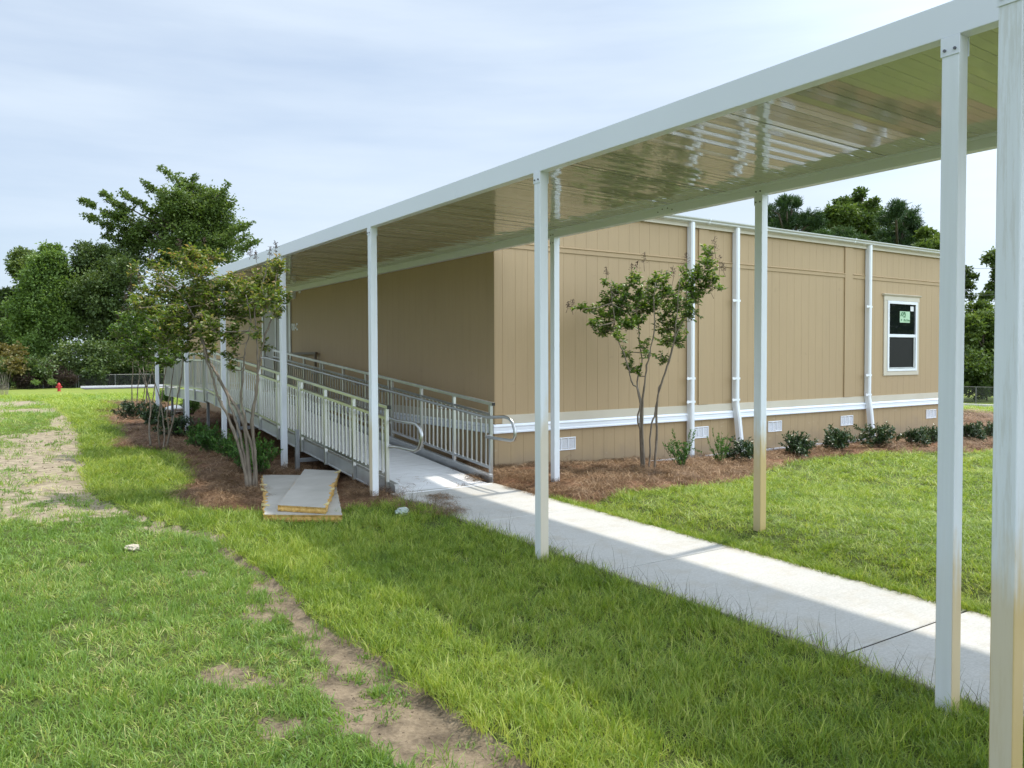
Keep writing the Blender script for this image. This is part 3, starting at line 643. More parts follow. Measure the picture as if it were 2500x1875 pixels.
# horizontal trim strip and module battens
bats = [(9.517, 9.741), (13.374, 13.617)]
segx = [BXW+.107]+[v for b in bats for v in b]+[BX1-.002]
for a, b in ((segx[0], segx[1]-.002), (segx[2]+.002, segx[3]-.002), (segx[4]+.002, segx[5])):
    MB().extrude([(BYW-.0008, 3.035), (BYW-.014, 3.035), (BYW-.014, 3.092), (BYW-.026, 3.100), (BYW-.026, 3.106), (BYW-.0008, 3.122)], 'x', a, b).build('trim_strip', M['tan'], bd, .001)
for a, b in bats: MB().box(a, b, BYW-.020, BYW-.0006, .828, zt_wall-.022).build('batten', M['tan'], bd, .002)
# fascia, gutter, roof
MB().box(BXW-.05, BX1+.05, BYW-.045, BYW-.028, 3.600, 3.668).build('eave_board', M['cream'], bd, .002)
MB().box(BXW-.05, BX1+.05, BYW-.027, BYW+.3, 3.622, 3.660).build('soffit', M['cream'], bd)
gp = [(BYW-.046, 3.670), (BYW-.11, 3.670), (BYW-.125, 3.685), (BYW-.125, 3.700), (BYW-.150, 3.722), (BYW-.152, 3.738), (BYW-.142, 3.738), (BYW-.138, 3.728), (BYW-.115, 3.706), (BYW-.112, 3.692), (BYW-.102, 3.680), (BYW-.046, 3.680)]
for a, b in ((BXW-.06, 9.62), (9.66, 13.49), (13.53, BX1+.06)): MB().extrude(gp, 'x', a, b).build('gutter', M['gutter'], bd)
for a in (9.622, 13.492): MB().extrude([(p[0]-.006 if p[0] < BYW-.1 else p[0], p[1]+(.006 if p[1] > 3.73 else -.004 if p[1] < 3.675 else 0)) for p in gp], 'x', a, a+.036).build('gutter_joint', M['spout'], bd)
MB().add([(BXW-.06, BYW-.04, 3.742), (BX1+.06, BYW-.04, 3.742), (BX1+.06, 17.6, 3.98), (BXW-.06, 17.6, 3.98), (BXW-.06, BY1+.06, 3.742), (BX1+.06, BY1+.06, 3.742),
          (BXW-.06, BYW-.04, 3.664), (BX1+.06, BYW-.04, 3.664), (BX1+.06, BY1+.06, 3.664), (BXW-.06, BY1+.06, 3.664)],
         [(0,1,2,3),(3,2,5,4),(6,7,1,0),(6,9,8,7),(9,4,5,8),(0,3,4,9,6),(1,7,8,5,2)]).build('roof', M['roofw'], bd)
# downspouts with straps
def spout(x0, x1, straps, kink):
    x0 = x1-.085; w = x1-x0; xc = (x0+x1)/2; yc = BYW-.064; h = .10
    m = MB()
    if kink:
        pts_ = [(xc, yc, 3.67), (xc, yc, .82), (xc+.02, yc-.03, .58), (xc+.045, yc-.05, .25), (xc+.06, yc-.07, -.02)]
    else: pts_ = [(xc, yc, 3.67), (xc, yc-.001, .95), (xc, yc-.001, -.02)]
    secs = []
    for p in pts_:
        secs.append([(p[0]-w/2, p[1]-h/2+.018, p[2]), (p[0]-w/2+.018, p[1]-h/2, p[2]), (p[0]+w/2-.018, p[1]-h/2, p[2]), (p[0]+w/2, p[1]-h/2+.018, p[2]), (p[0]+w/2, p[1]+h/2, p[2]), (p[0]-w/2, p[1]+h/2, p[2])])
    vs = [v for s_ in secs for v in s_]; fs = [tuple(range(6)), tuple(range((len(secs)-1)*6, len(secs)*6))]
    for k in range(len(secs)-1):
        for i_ in range(6): fs.append((k*6+i_, k*6+(i_+1) % 6, (k+1)*6+(i_+1) % 6, (k+1)*6+i_))
    d = m.add(vs, fs).build('downspout', M['spout'], bd, .002)
    for z in straps:
        s_ = MB().box(x0-.075, x1+.004, BYW-.1135, BYW-.1098, z-.017, z+.017).tube([(x0-.075, BYW-.116, z), (x0-.075, BYW-.106, z)], .026, 8)
        s_.build('strap', M['spout'], d, .001)
spout(9.183, 9.341, (1.251, .888), False)
spout(10.228, 10.382, (2.494, 1.233, .887), True)
spout(13.924, 14.100, (2.515, 1.228, .860), True)
# window
wn = MB()
wx0, wx1 = 14.648, 15.885
wn.box(wx0, wx0+.11, BYW-.022, BYW-.0006, 1.208, 2.664).box(wx1-.076, wx1, BYW-.022, BYW-.0006, 1.208, 2.664).box(wx0+.1102, wx1-.0762, BYW-.022, BYW-.0006, 1.208, 1.288)
wn.box(wx0-.005, wx1+.008, BYW-.024, BYW-.0006, 2.666, 2.752)
wn.extrude([(BYW-.0006, 2.753), (BYW-.030, 2.753), (BYW-.055, 2.782), (BYW-.055, 2.792), (BYW-.0006, 2.800)], 'x', wx0-.045, wx1+.035)
win = wn.build('window', M['cream'], bd, .002)
fx0, fx1, fz0, fz1 = 14.760, 15.807, 1.290, 2.662
fr = MB().box(fx0, fx0+.055, BYW-.034, BYW-.0008, fz0, fz1).box(fx1-.055, fx1, BYW-.034, BYW-.0008, fz0, fz1).box(fx0+.0552, fx1-.0552, BYW-.034, BYW-.0008, fz0, fz0+.042).box(fx0+.0552, fx1-.0552, BYW-.034, BYW-.0008, fz1-.055, fz1)
fr.box(fx0+.0552, fx1-.0552, BYW-.030, BYW-.0008, 1.955, 2.015)
fr.build('frame', M['winframe'], win, .004)
MB().box(fx0+.056, fx1-.056, BYW-.010, BYW-.0009, 2.016, fz1-.056).build('pane', M['glass_dark'], win)
MB().box(fx0+.056, fx1-.11, BYW-.009, BYW-.0009, fz0+.075, 1.954).build('pane', M['screen'], win)
MB().box(fx1-.109, fx1-.056, BYW-.022, BYW-.0009, fz0+.043, 1.954).box(fx0+.056, fx1-.110, BYW-.022, BYW-.0009, fz0+.043, fz0+.074).build('sash', M['alu_dull'], win, .003)
# green maker's sticker on the upper pane
sx0, sx1, sz0, sz1 = 15.207, 15.565, 2.262, 2.470; yf = BYW-.0115
MB().box(sx0, sx1, yf, BYW-.0101, sz0-.015, sz1).build('sticker', M['sticker'], win)
ink = MB()
def para(x, z, w, h, sl, y=yf-.0012):
    ink.add([(x, y, z), (x+w, y, z), (x+w+sl, y, z+h), (x+sl, y, z+h), (x, y+.001, z), (x+w, y+.001, z), (x+w+sl, y+.001, z+h), (x+sl, y+.001, z+h)],
            [(0,1,2,3),(4,7,6,5),(0,4,5,1),(1,5,6,2),(2,6,7,3),(3,7,4,0)])
sw_, sh_ = sx1-sx0, sz1-sz0
para(sx0+.03*sw_, sz0+.52*sh_, .11*sw_, .42*sh_, .16*sw_); para(sx0+.20*sw_, sz0+.52*sh_, .11*sw_, .42*sh_, .16*sw_)
para(sx0+.47*sw_, sz0+.94*sh_-.36*sh_, .13*sw_, .36*sh_, -.07*sw_); para(sx0+.32*sw_, sz0+.42*sh_, .22*sw_, .12*sh_, .05*sw_); para(sx0+.10*sw_, sz0+.10*sh_, .09*sw_, .16*sh_, .03*sw_)
ink.build('logo', M['sticker_ink'], win)
def text(name, body, size, loc, rot, m, parent, extr=.001, bold=0.0, sx=1.0):
    cu = bpy.data.curves.new(name, 'FONT'); cu.body = body; cu.size = size; cu.extrude = extr; cu.offset = bold
    t = bpy.data.objects.new(name, cu); C.objects.link(t); bpy.context.view_layer.update()
    me = bpy.data.meshes.new_from_object(t.evaluated_get(bpy.context.evaluated_depsgraph_get())); C.objects.unlink(t); bpy.data.objects.remove(t)
    me.materials.clear(); me.materials.append(m); o = bpy.data.objects.new(name, me); C.objects.link(o); o.parent = parent
    off = Vector((0, 0, 0)); p = parent
    while p is not None: off += p.location; p = p.parent
    o.location = Vector(loc)-off; o.rotation_euler = rot; o.scale = (sx, 1, 1); return o
text('sticker_lettering', 'Ply Gem', .062, (sx0+.38*sw_, yf-.0015, sz0+.06*sh_), (PI/2, 0, 0), M['sticker_ink'], win, .0005, .002)
MB().box(15.585, 15.70, yf, BYW-.0101, 2.480, 2.575).build('sticker', M['lettering'], win)
# foundation vents
vent_i = 0
for x0, x1, z0, z1 in ((6.675, 7.055, .290, .470), (9.413, 9.768, .298, .478), (11.24, 11.60, .300, .482), (13.31, 13.69, .300, .482), (16.24, 16.62, .300, .480)):
    yv = BYW+.014; m = MB()
    m.box(x0, x1, yv-.016, yv-.0006, z0, z0+.016).box(x0, x1, yv-.016, yv-.0006, z1-.016, z1)
    for u in (0, .33, .66): m.box(x0+(x1-x0-.012)*u/.99*.99, x0+(x1-x0-.012)*u+.012, yv-.016, yv-.0006, z0+.0162, z1-.0162)
    m.box(x1-.012, x1, yv-.016, yv-.0006, z0+.0162, z1-.0162)
    v = m.build('foundation_vent', M['louver'], bd, .002)
    lv = MB(); zz = z0+.022
    while zz < z1-.026:
        lv.add([(x0+.013, yv-.004, zz), (x1-.013, yv-.004, zz), (x1-.013, yv-.009, zz+.0128), (x0+.013, yv-.009, zz+.0128), (x0+.013, yv-.003, zz+.002), (x1-.013, yv-.003, zz+.002), (x1-.013, yv-.008, zz+.0131), (x0+.013, yv-.008, zz+.0131)],
               [(0,1,2,3),(4,7,6,5),(0,4,5,1),(1,5,6,2),(2,6,7,3),(3,7,4,0)]); zz += .0135
    lv.build('louver', M['louver'], v)
# ramp-side wall fittings: doors, lamp, number
xd = BXW
dr = MB().box(xd-.03, xd-.001, 16.82, 16.93, .80, 2.80).box(xd-.03, xd-.001, 18.72, 18.83, .80, 2.80).box(xd-.03, xd-.001, 16.932, 18.718, 2.72, 2.80).box(xd-.03, xd-.001, 17.80, 17.86, .80, 2.718)
door = dr.build('entrance_door', M['alu_dull'], bd, .003)
for a, b in ((16.96, 17.78), (17.88, 18.69)): MB().box(xd-.018, xd-.001, a, b, .82, 2.70).build('door_leaf', M['door'], door, .003)
for yy in (16.94, 17.86): MB().box(xd-.014, xd-.0011, yy-.008, yy+.02, .82, 2.71).build('gap', M['black'], door)
MB().tube([(xd-.02, 18.45, 1.80), (xd-.075, 18.45, 1.80), (xd-.075, 18.45, 1.62), (xd-.02, 18.45, 1.62)], .012, 8).build('handle', M['brownbar'], door)
wl = MB().box(xd-.08, xd-.001, 16.52, 16.66, 2.86, 2.98).build('wall_lamp', M['lettering'], bd, .01)
MB().box(xd-.07, xd-.01, 16.54, 16.64, 2.835, 2.859).build('lens', M['winframe'], wl)
MB().box(xd-.03, xd-.001, 16.20, 16.28, 2.93, 3.08).build('junction_box', M['lettering'], bd, .004)
text('unit_number', '700-C', .205, (xd-.004, 16.86, 2.172), (PI/2, 0, -PI/2), M['lettering'], bd, .003, .006, .86)
gd = MB().box(xd-.10, xd-.05, 15.15, 16.65, 1.655, 1.70).bar((xd-.075, 15.2, .80), (xd-.075, 15.2, 1.655), .04, .04)
gd.build('guard_bar', M['brownbar'], bd, .003)

# ---------------------------------------------------------------- access ramp
K = .0855; XL, XR, YR0, YR1, YL1 = 3.88, 5.12, 8.03, 16.48, 20.45
def zd(y): return .100+K*(y-8.05) if y < YR1 else .800
rp = empty('access_ramp', (4.5, YR0, 0)); tag(rp, 'aluminium wheelchair ramp with baluster railings rising along the tan wall', 'ramp')
# deck planks run across
dk = MB(); y = YR0-.02; dk.add([(XL+.05, y-.10, z_walk(8.0)+.004), (XR-.05, y-.10, z_walk(8.0)+.004), (XR-.05, y+.0, zd(YR0)), (XL+.05, y+.0, zd(YR0)), (XL+.05, y-.10, z_walk(8.0)-.02), (XR-.05, y-.10, z_walk(8.0)-.02), (XR-.05, y, zd(YR0)-.03), (XL+.05, y, zd(YR0)-.03)], [(0,1,2,3),(4,7,6,5),(0,4,5,1),(1,5,6,2),(2,6,7,3),(3,7,4,0)])
dk.build('toe_plate', M['deck'], rp)
dk = MB(); y = YR0
while y < YR1-.1:
    b = y+.148
    dk.add([(XL+.045, y+.004, zd(y)), (XR-.045, y+.004, zd(y)), (XR-.045, b, zd(b)), (XL+.045, b, zd(b)), (XL+.045, y+.004, zd(y)-.03), (XR-.045, y+.004, zd(y)-.03), (XR-.045, b, zd(b)-.03), (XL+.045, b, zd(b)-.03)], [(0,1,2,3),(4,7,6,5),(0,4,5,1),(1,5,6,2),(2,6,7,3),(3,7,4,0)]); y += .152
dk.build('ramp_deck', M['deck'], rp)
dk = MB(); y = YR1+.02
while y < YL1-.05: dk.box(XL+.045, BXW-.06, y, y+.148, .77, .80); y += .152
dk.build('landing_deck', M['deck'], rp)
def stringer(x, side, ya, yb, lvl=False):
    m = MB(); f = (lambda y: .800) if lvl else zd
    x0, x1 = x-.022, x+.022
    lo, hi = -.07, .10
    if lvl: lo = -.10
    pa = [(x0, lo), (x1, lo), (x1, lo+.012), (x0+.01, lo+.02), (x0+.01, hi-.03), (x1, hi-.022), (x1, hi), (x0, hi)] if side < 0 else [(x0, lo), (x1, lo), (x1, hi), (x0, hi), (x0, hi-.022), (x1-.01, hi-.03), (x1-.01, lo+.02), (x0, lo+.012)]
    if side < 0:  # web set back so the flanges read from outside
        pa = [(x0-.012, lo), (x1, lo), (x1, hi), (x0-.012, hi), (x0-.012, hi-.012), (x0, hi-.016), (x0, lo+.016), (x0-.012, lo+.012)]
    n = len(pa); vs = [(p[0], ya, f(ya)+p[1]) for p in pa]+[(p[0], yb, f(yb)+p[1]) for p in pa]
    m.add(vs, [(i_, (i_+1) % n, n+(i_+1) % n, n+i_) for i_ in range(n)]+[tuple(range(n))[::-1], tuple(range(n, 2*n))])
    return m.build('stringer', M['alu_dull'], rp)
stringer(XL, -1, YR0-.02, YR1-.02); stringer(XR, 1, YR0-.02, YR1-.02); stringer(XL, -1, YR1+.03, YL1, True)
def guard(x, posts, lvl=False, ext=0.0):
    f = (lambda y: .800) if lvl else (lambda y: .100+K*(y-8.05))
    H = .90 if lvl else .955
    gx = x-.043 if x < 4.5 else x+.043
    ya, yb = posts[0], posts[-1]
    g = MB().bar((gx, ya-.06-ext, f(ya-.06)+H-.02), (gx, yb+.03, f(yb+.03)+H-.02), .045, .04).build('guard_rail', M['alu'], rp, .004)
    MB().box(gx-.0215, gx+.0215, ya-.064-ext, ya-.0605-ext, f(ya-.06)+H-.039, f(ya-.06)+H-.001).build('end_cap', M['black'], g)
    for y in posts:
        lo = f(y)-.075 if x < 4.5 else f(y)+.09
        if y == posts[0]: lo = z_walk(8.0)-.01 if not lvl else lo
        MB().box(gx-.02, gx+.02, y-.02, y+.02, lo, f(y)+H-.041).build('guard_post', M['alu'], g, .003)
    for a, b in zip(posts[:-1], posts[1:]):
        if b-a < .2: continue
        m = MB().bar((gx, a+.021, f(a)+H-.15), (gx, b-.021, f(b)+H-.15), .03, .032).bar((gx, a+.021, f(a)+.165), (gx, b-.021, f(b)+.165), .03, .032)
        n = max(2, round((b-a)/.115)); 
        for k in range(1, n):
            y = a+(b-a)*k/n; m.box(gx-.0085, gx+.0085, y-.0085, y+.0085, f(y)+.180, f(y)+H-.165)
        m.build('baluster_panel', M['alu'], g)
    return g
Lp = [8.17, 9.10, 10.03, 10.94, 11.05, 11.97, 12.89, 13.80, 13.91, 14.80, 15.70, 16.42]
Rp = [8.09, 8.97, 9.87, 10.79, 10.90, 11.74, 12.66, 13.58, 13.69, 14.55, 15.45, 16.33]
guard(XL, Lp); guard(XR, Rp); guard(XL, [16.56, 17.40, 18.25, 18.95, 19.70, 20.40], True)
gl = MB().bar((XL-.04, 20.42, 1.68), (BXW-.1, 20.42, 1.68), .045, .04).bar((XL-.04, 20.42, 1.55), (BXW-.1, 20.42, 1.55), .03, .03).bar((XL-.04, 20.42, .965), (BXW-.1, 20.42, .965), .03, .03)
for k in range(1, 16): gl.box(XL+k*.11-.01, XL+k*.11+.01, 20.41, 20.43, .97, 1.55)
gl.build('guard_rail', M['alu'], rp)
def handrail(x, s, gx):
    zr = lambda y: .883+.0835*(y-7.99)
    if s > 0: pts_ = [(x, 16.9, zr(16.45)), (x, 16.45, zr(16.45))]+[(x, 8.05, zr(8.05)), (x, 7.98, zr(8.0)), (x, 7.62, .912), (x, 7.53, .90), (x, 7.46, .86), (x, 7.415, .78), (x, 7.405, .72), (x, 7.43, .665), (x, 7.50, .650), (x, 7.62, .650), (x, 8.0, .650), (x+.03, 8.06, .650), (gx-.012, 8.085, .650)]
    else: pts_ = [(x, 16.9, zr(16.45)), (x, 16.45, zr(16.45))]+[(x, 8.22, .893), (x, 8.13, .885), (x, 7.74, .885), (x, 7.66, .875), (x, 7.585, .835), (x, 7.55, .775), (x, 7.565, .70), (x, 7.62, .62), (x, 7.71, .588), (x, 7.82, .588), (x, 8.08, .592), (x-.03, 8.14, .595), (gx+.012, 8.165, .598)]
    h = MB().tube(pts_, .019, 10).build('handrail', M['alu'], rp, smooth=True)
    for y in [8.3+i*.92 for i in range(9)]:
        MB().tube([(x, y, zr(y)-.015), (x, y, zr(y)-.055), (gx, y, zr(y)-.06)], .007, 6).build('rail_bracket', M['alu_dull'], h)
handrail(5.05, 1, XR+.043); handrail(3.95, -1, XL-.043)
def leg(y, x, ztop, arm):
    m = MB().bar((x, y, .03), (x, y, ztop), .05, .05).box(x-.027, x+.027, y-.027, y+.027, .03, .30)
    l = m.build('support_leg', M['steel'], rp, .003)
    MB().box(x-.15, x+.15, y-.15, y+.15, .012, .030).build('base_plate', M['alu_dull'], l, .002)
    if arm: MB().bar((x+.028, y, zd(y)-.12), (XL+.3, y, zd(y)-.12), .05, .05).build('arm', M['steel'], l)
    ho = MB(); z = .42
    while z < ztop-.03: ho.tube([(x-.0262, y, z), (x-.0245, y, z)], .006, 6); z += .07
    if ho.v: ho.build('hole', M['black'], l)
leg(10.62, 3.66, .62, True); leg(13.42, 3.64, .83, True); leg(16.75, 3.95, .70, False); leg(18.9, 3.95, .70, False); leg(20.2, 3.95, .70, False)
for y in (9.9, 11.55, 13.42, 15.2): MB().box(XL+.03, XR-.03, y-.03, y+.03, zd(y)-.10, zd(y)-.035).build('cross_beam', M['alu_dull'], rp)
leg(11.55, 5.28, .50, False); leg(13.42, 5.28, .60, False); leg(16.75, 5.3, .70, False)

# ---------------------------------------------------------------- torn foam panels, litter
def panel(name, c, thick, z0, label, seed, torn):
    """c: four plan corners FL, FR, BR, BL"""
    r = np.random.default_rng(seed); rt = empty(name, (c[0][0], c[0][1], z0[0])); tag(rt, label, 'insulation panel', 'torn insulation panels')
    def edge(a, b, n, amp): 
        a, b = np.array(a), np.array(b); d = (b-a)/np.linalg.norm(b-a); nr = np.array([-d[1], d[0]])
        return [a+(b-a)*(k/n)+nr*(amp*r.normal() if 0 < k < n else 0) for k in range(n)]
    out = []
    for k in range(4): out += edge(c[k], c[(k+1) % 4], 40, .007 if k in torn else .0022)
    n = len(out); cen = np.mean(out, 0)
    def zz(p):  # plane through the three given heights
        u = np.array(c[1])-np.array(c[0]); v = np.array(c[3])-np.array(c[0]); s_, t_ = np.linalg.solve(np.stack([u, v], 1), np.array(p)-np.array(c[0])); return z0[0]+(z0[1]-z0[0])*s_+(z0[2]-z0[0])*t_
    core = MB(); rings = [(0, 0), (.3, .006), (.65, -.004), (.93, .003)]
    vs = []
    for h, w in rings:
        for k, p in enumerate(out):
            q = p+(p-cen)/np.linalg.norm(p-cen)*(w+.003*r.normal()); vs.append((q[0], q[1], zz(p)+thick*h))
    core.add(vs, [(a*n+k, a*n+(k+1) % n, (a+1)*n+(k+1) % n, (a+1)*n+k) for a in range(3) for k in range(n)]+[tuple(range(n))[::-1], tuple(range(3*n, 4*n))])
    core.build('foam_core', M['foam'], rt)
    sk = MB(); vs = []; 
    for dz in (.935, 1.0):
        for k, p in enumerate(out):
            side = k//40; q = p-(p-cen)/np.linalg.norm(p-cen)*((.012+.030*abs(r.normal())) if side in torn else .003) if dz > 0 else p
            vs.append((q[0], q[1], zz(p)+thick*dz))
    # same ragged outline for both skins
    for k in range(n): vs[k] = (vs[n+k][0], vs[n+k][1], vs[k][2])
    sk.add(vs, [(k, (k+1) % n, n+(k+1) % n, n+k) for k in range(n)]+[tuple(range(n))[::-1], tuple(range(n, 2*n))])
    sk.build('facing_sheet', M['facing'], rt)
    if torn:
        fl = MB()
        for k in torn:
            a, b = np.array(c[k]), np.array(c[(k+1) % 4]); d = (b-a)/np.linalg.norm(b-a); nr = np.array([-d[1], d[0]])
            for j in range(5):
                t = .04+.92*r.random(); p = a+(b-a)*t; L = .03+.07*r.random(); ins_ = nr*(.02+.05*r.random()); z = zz(p)+thick*1.005
                p0, p1, p2 = p+ins_, p+d*L+ins_*.8, p+d*L*.5-nr*.02
                fl.add([(p0[0], p0[1], z), (p1[0], p1[1], z), (p2[0], p2[1], z+.03*r.random()+.004), (p0[0], p0[1], z-.002), (p1[0], p1[1], z-.002), (p2[0], p2[1], z+.001)], [(0,1,2),(3,5,4),(0,3,4,1),(1,4,5,2),(2,5,3,0)])
        fl.build('torn_flap', M['foam_pale'], rt)
panel('foam_panel', [(2.318, 7.693), (2.928, 7.242), (3.83, 9.72), (3.087, 10.329)], .072, (.018, .018, .018), 'larger torn foam panel lying flat on the straw, underneath', 5, [3])
panel('foam_panel', [(2.475, 7.765), (2.812, 7.360), (3.874, 9.654), (3.561, 10.058)], .060, (.094, .093, .094), 'smaller foam panel with shredded edge lying crosswise on top', 6, [1])

def blob(name, loc, r, m, label, cat, seed, sq=(1, 1, 1), amp=.35, sub=3):
    import bmesh
    bm = bmesh.new(); bmesh.ops.create_icosphere(bm, subdivisions=sub, radius=1); rr = np.random.default_rng(seed)
    ks = rr.normal(size=(7, 3))*2.3; ph = rr.random(7)*6
    for v in bm.verts:
        c = np.array(v.co); f = 1+amp*sum(abs(math.sin(float(k@c)+p))-.6 for k, p in zip(ks, ph))/3
        v.co = Vector(c*f*r*np.array(sq))
    zmin = min(v.co.z for v in bm.verts)
    for v in bm.verts: v.co.z -= zmin
    me = bpy.data.meshes.new(name); bm.to_mesh(me); bm.free(); me.materials.append(m); o = bpy.data.objects.new(name, me); C.objects.link(o); o.location = loc
    return tag(o, label, cat)
p = gz(982, 1264, .03); blob('crumpled_plastic', (p[0], p[1], .045), .062, M['plastic'], 'crumpled clear plastic lying in the grass near the walk', 'litter', 3, (1.15, .9, .6), .6)
p = gz(322, 1347, 0); blob('pale_rock', (p[0], p[1], .0), .05, M['stone'], 'pale rough lump sitting alone in the short lawn', 'rock', 8, (1.1, .9, .55), .4)
p = gz(448, 1014, 0); blob('plastic_sheet', (p[0]-.15, p[1], .05), .30, M['whitebag'], 'white plastic sheet lying on the straw under the landing', 'litter', 12, (1.1, .8, .34), .5)

# ---------------------------------------------------------------- crape myrtles
def crape(name, label, d0, stems, clusters, panicles, leaf_m, leaf_len, dens, seed, base_r=.024, dspread=.35, axis_d=None):
    r = np.random.default_rng(seed)
    base = gz(*stems[0][0][:2], .03); d_base = float((base-O)@Fv)
    rt = empty(name, (base[0], base[1], 0)); tag(rt, label, 'tree', 'crape myrtle trees in the straw beds')
    nodes = []
    for k, st in enumerate(stems):
        dep = d_base+(r.normal()*.12); off = r.normal()*dspread
        pts_ = []; nS = len(st)
        for j, q in enumerate(st):
            u = j/(nS-1); dd = d_base+off*u+(q[2] if len(q) > 2 else 0)
            w = at_depth(q[0], q[1], dd); pts_.append(w)
        r0 = base_r*(.8+.35*r.random()); rad = [r0*(1-.72*j/(nS-1)) for j in range(nS)]
        # smooth the polyline
        P2 = []; R2 = []
        for j in range(nS-1):
            for s in range(4):
                t = s/4; p0 = pts_[max(j-1, 0)]; p1 = pts_[j]; p2 = pts_[j+1]; p3 = pts_[min(j+2, nS-1)]
                P2.append(.5*((2*p1)+(p2-p0)*t+(2*p0-5*p1+4*p2-p3)*t*t+(-p0+3*p1-3*p2+p3)*t**3)+r.normal(size=3)*.004); R2.append((rad[j]*(1-t)+rad[j+1]*t)*(1+.12*r.normal()))
        P2.append(pts_[-1]); R2.append(rad[-1])
        MB().tube([tuple(p_) for p_ in P2], R2, 8).build('stem', M['bark'], rt, smooth=True)
        nodes += [(p_, r_) for p_, r_ in zip(P2, R2)]
    nodeP = np.array([n_[0] for n_ in nodes])
    tw = MB(); LP = []; LD = []; LN = []; LL = []; LT = []
    for cx, cy, rx, ry, n in clusters:
        dc = d_base+r.normal()*dspread*.8; c = at_depth(cx, cy, dc); sx_, sy_ = rx/F_PX*dc, ry/F_PX*dc; sd_ = min(max(.5*(sx_+sy_), .12), .5)
        near = nodeP[np.argmin(((nodeP-c)**2).sum(1)+(nodeP[:, 2] > c[2]+.05)*.5)]
        root = c+np.array([0, 0, -sy_*.55])
        tw.tube([tuple(near), tuple((near+root)/2+r.normal(size=3)*.02), tuple(root)], [.008, .006, .005], 5)
        nt_ = max(4, int(n*dens*.9))
        for t in range(nt_):
            a = r.normal(size=3); a /= np.linalg.norm(a); rad_ = r.random()**.45
            e = c+(Rv*a[0]*sx_+Uv*a[1]*sy_+Fv*a[2]*sd_)*rad_
            s0 = root+(e-root)*(.35+.2*r.random())*(1 if r.random() < .8 else .2)+r.normal(size=3)*.03
            ln = np.linalg.norm(e-s0)
            if ln < .10: e = s0+(e-s0)/max(ln, 1e-4)*.12
            mid = (s0+e)/2+np.array([0, 0, -.03*r.random()])
            tw.tube([tuple(s0), tuple(mid), tuple(e)], [.0035, .0026, .0016], 4, False)
            m_ = int(9+5*r.random())
            for j in range(m_):
                u = .12+.88*(j+r.random()*.5)/m_; p_ = s0*(1-u)**2+2*mid*u*(1-u)+e*u*u; dr_ = unit((e-s0)[None])[0]
                sdv = np.cross(dr_, np.array([0, 0, 1.0])); sdv = sdv/max(np.linalg.norm(sdv), 1e-6); sgn = 1 if j % 2 else -1
                D = sdv*sgn*(.8+.3*r.random())+dr_*(.45+.5*r.random())+np.array([0, 0, r.normal()*.35-.08])+r.normal(size=3)*.25
                LP.append(p_); LD.append(D); LN.append(np.array([0, 0, 1.0])+r.normal(size=3)*.45); LL.append(leaf_len*(.65+.55*r.random())); LT.append(np.clip(r.beta(2, 2.6)+.22*(u > .85)+.10*(cy < 700), 0, 1))
    V, F3 = leaf_arrays(np.array(LP), np.array(LD), np.array(LN), np.array(LL), np.array(LL)*.52)
    tw.build('twig', M['bark'], rt)
    np_mesh('crown', V, [F3], leaf_m, rt, tint=np.repeat(np.array(LT), 4))
    # seed heads: small branched sprays of dots
    if panicles:
        sm = MB(); SP = []
        for px, py, s in panicles:
            dc = d_base+r.normal()*dspread*.5; c = at_depth(px, py, dc); near = nodeP[np.argmin(((nodeP-c)**2).sum(1))]; R_ = s/F_PX*dc
            sm.tube([tuple(c-np.array([0, 0, R_*2.2])+r.normal(size=3)*.02), tuple(c-np.array([0, 0, R_])), tuple(c+np.array([0, 0, R_]))], [.003, .0022, .001], 4, False)
            for k in range(26):
                u = r.random(); p0 = c+np.array([0, 0, R_*(2*u-1)]); a = r.normal(size=3); a[2] = abs(a[2])*.6; a /= np.linalg.norm(a); e = p0+a*R_*(1.0-.6*u)*(.4+.7*r.random())
                sm.tube([tuple(p0), tuple(e)], [.0012, .0008], 3, False); SP += [e, e*.6+p0*.4]
        SP = np.array(SP); n_ = len(SP)
        V, F3 = leaf_arrays(np.repeat(SP, 2, 0)-.003, rand_unit(2*n_), rand_unit(2*n_), .011, .009)
        np_mesh('seed_head', np.concatenate([V, np.array(sm.v)]), [F3, np.array([f for f in sm.f if len(f) == 4])+len(V)], M['seed'], rt, tint=rng.random(len(V)+len(sm.v)))
    return rt
Z = lambda x, y: (x/2.766, 400+y/2.766)            # from the enlarged left view
W = lambda x, y: (1150+x/2.37, 500+y/2.37)         # from the enlarged right view
st1 = [[(606,1196),(590,1110),(570,1050),(554,1011),(538,982),(528,957),(519,917),(505,881),(494,835),(478,785),(455,740),(430,705)],
       [(612,1197),(592,1089),(578,1035),(565,999),(552,959),(538,930),(523,905),(509,880),(500,852),(494,825),(484,795),(470,745),(478,690),(486,640)],
       [(614,1198),(600,1060),(585,1010),(562,972),(540,935),(525,905),(508,880),(498,845),(470,790),(420,745),(370,715)],
       [(622,1196),(617,1096),(603,1053),(599,1022),(589,981),(590,955),(594,917),(594,890),(598,854),(607,818),(612,770),(600,720)],
       [(626,1194),(619,1089),(616,1053),(615,1015),(625,963),(629,927),(632,890),(641,845),(654,800),(668,760),(672,700),(676,640)],
       [(628,1195),(622,1100),(617,1040),(622,975),(628,925),(628,845),(625,800),(622,750),(640,700),(655,640)]]
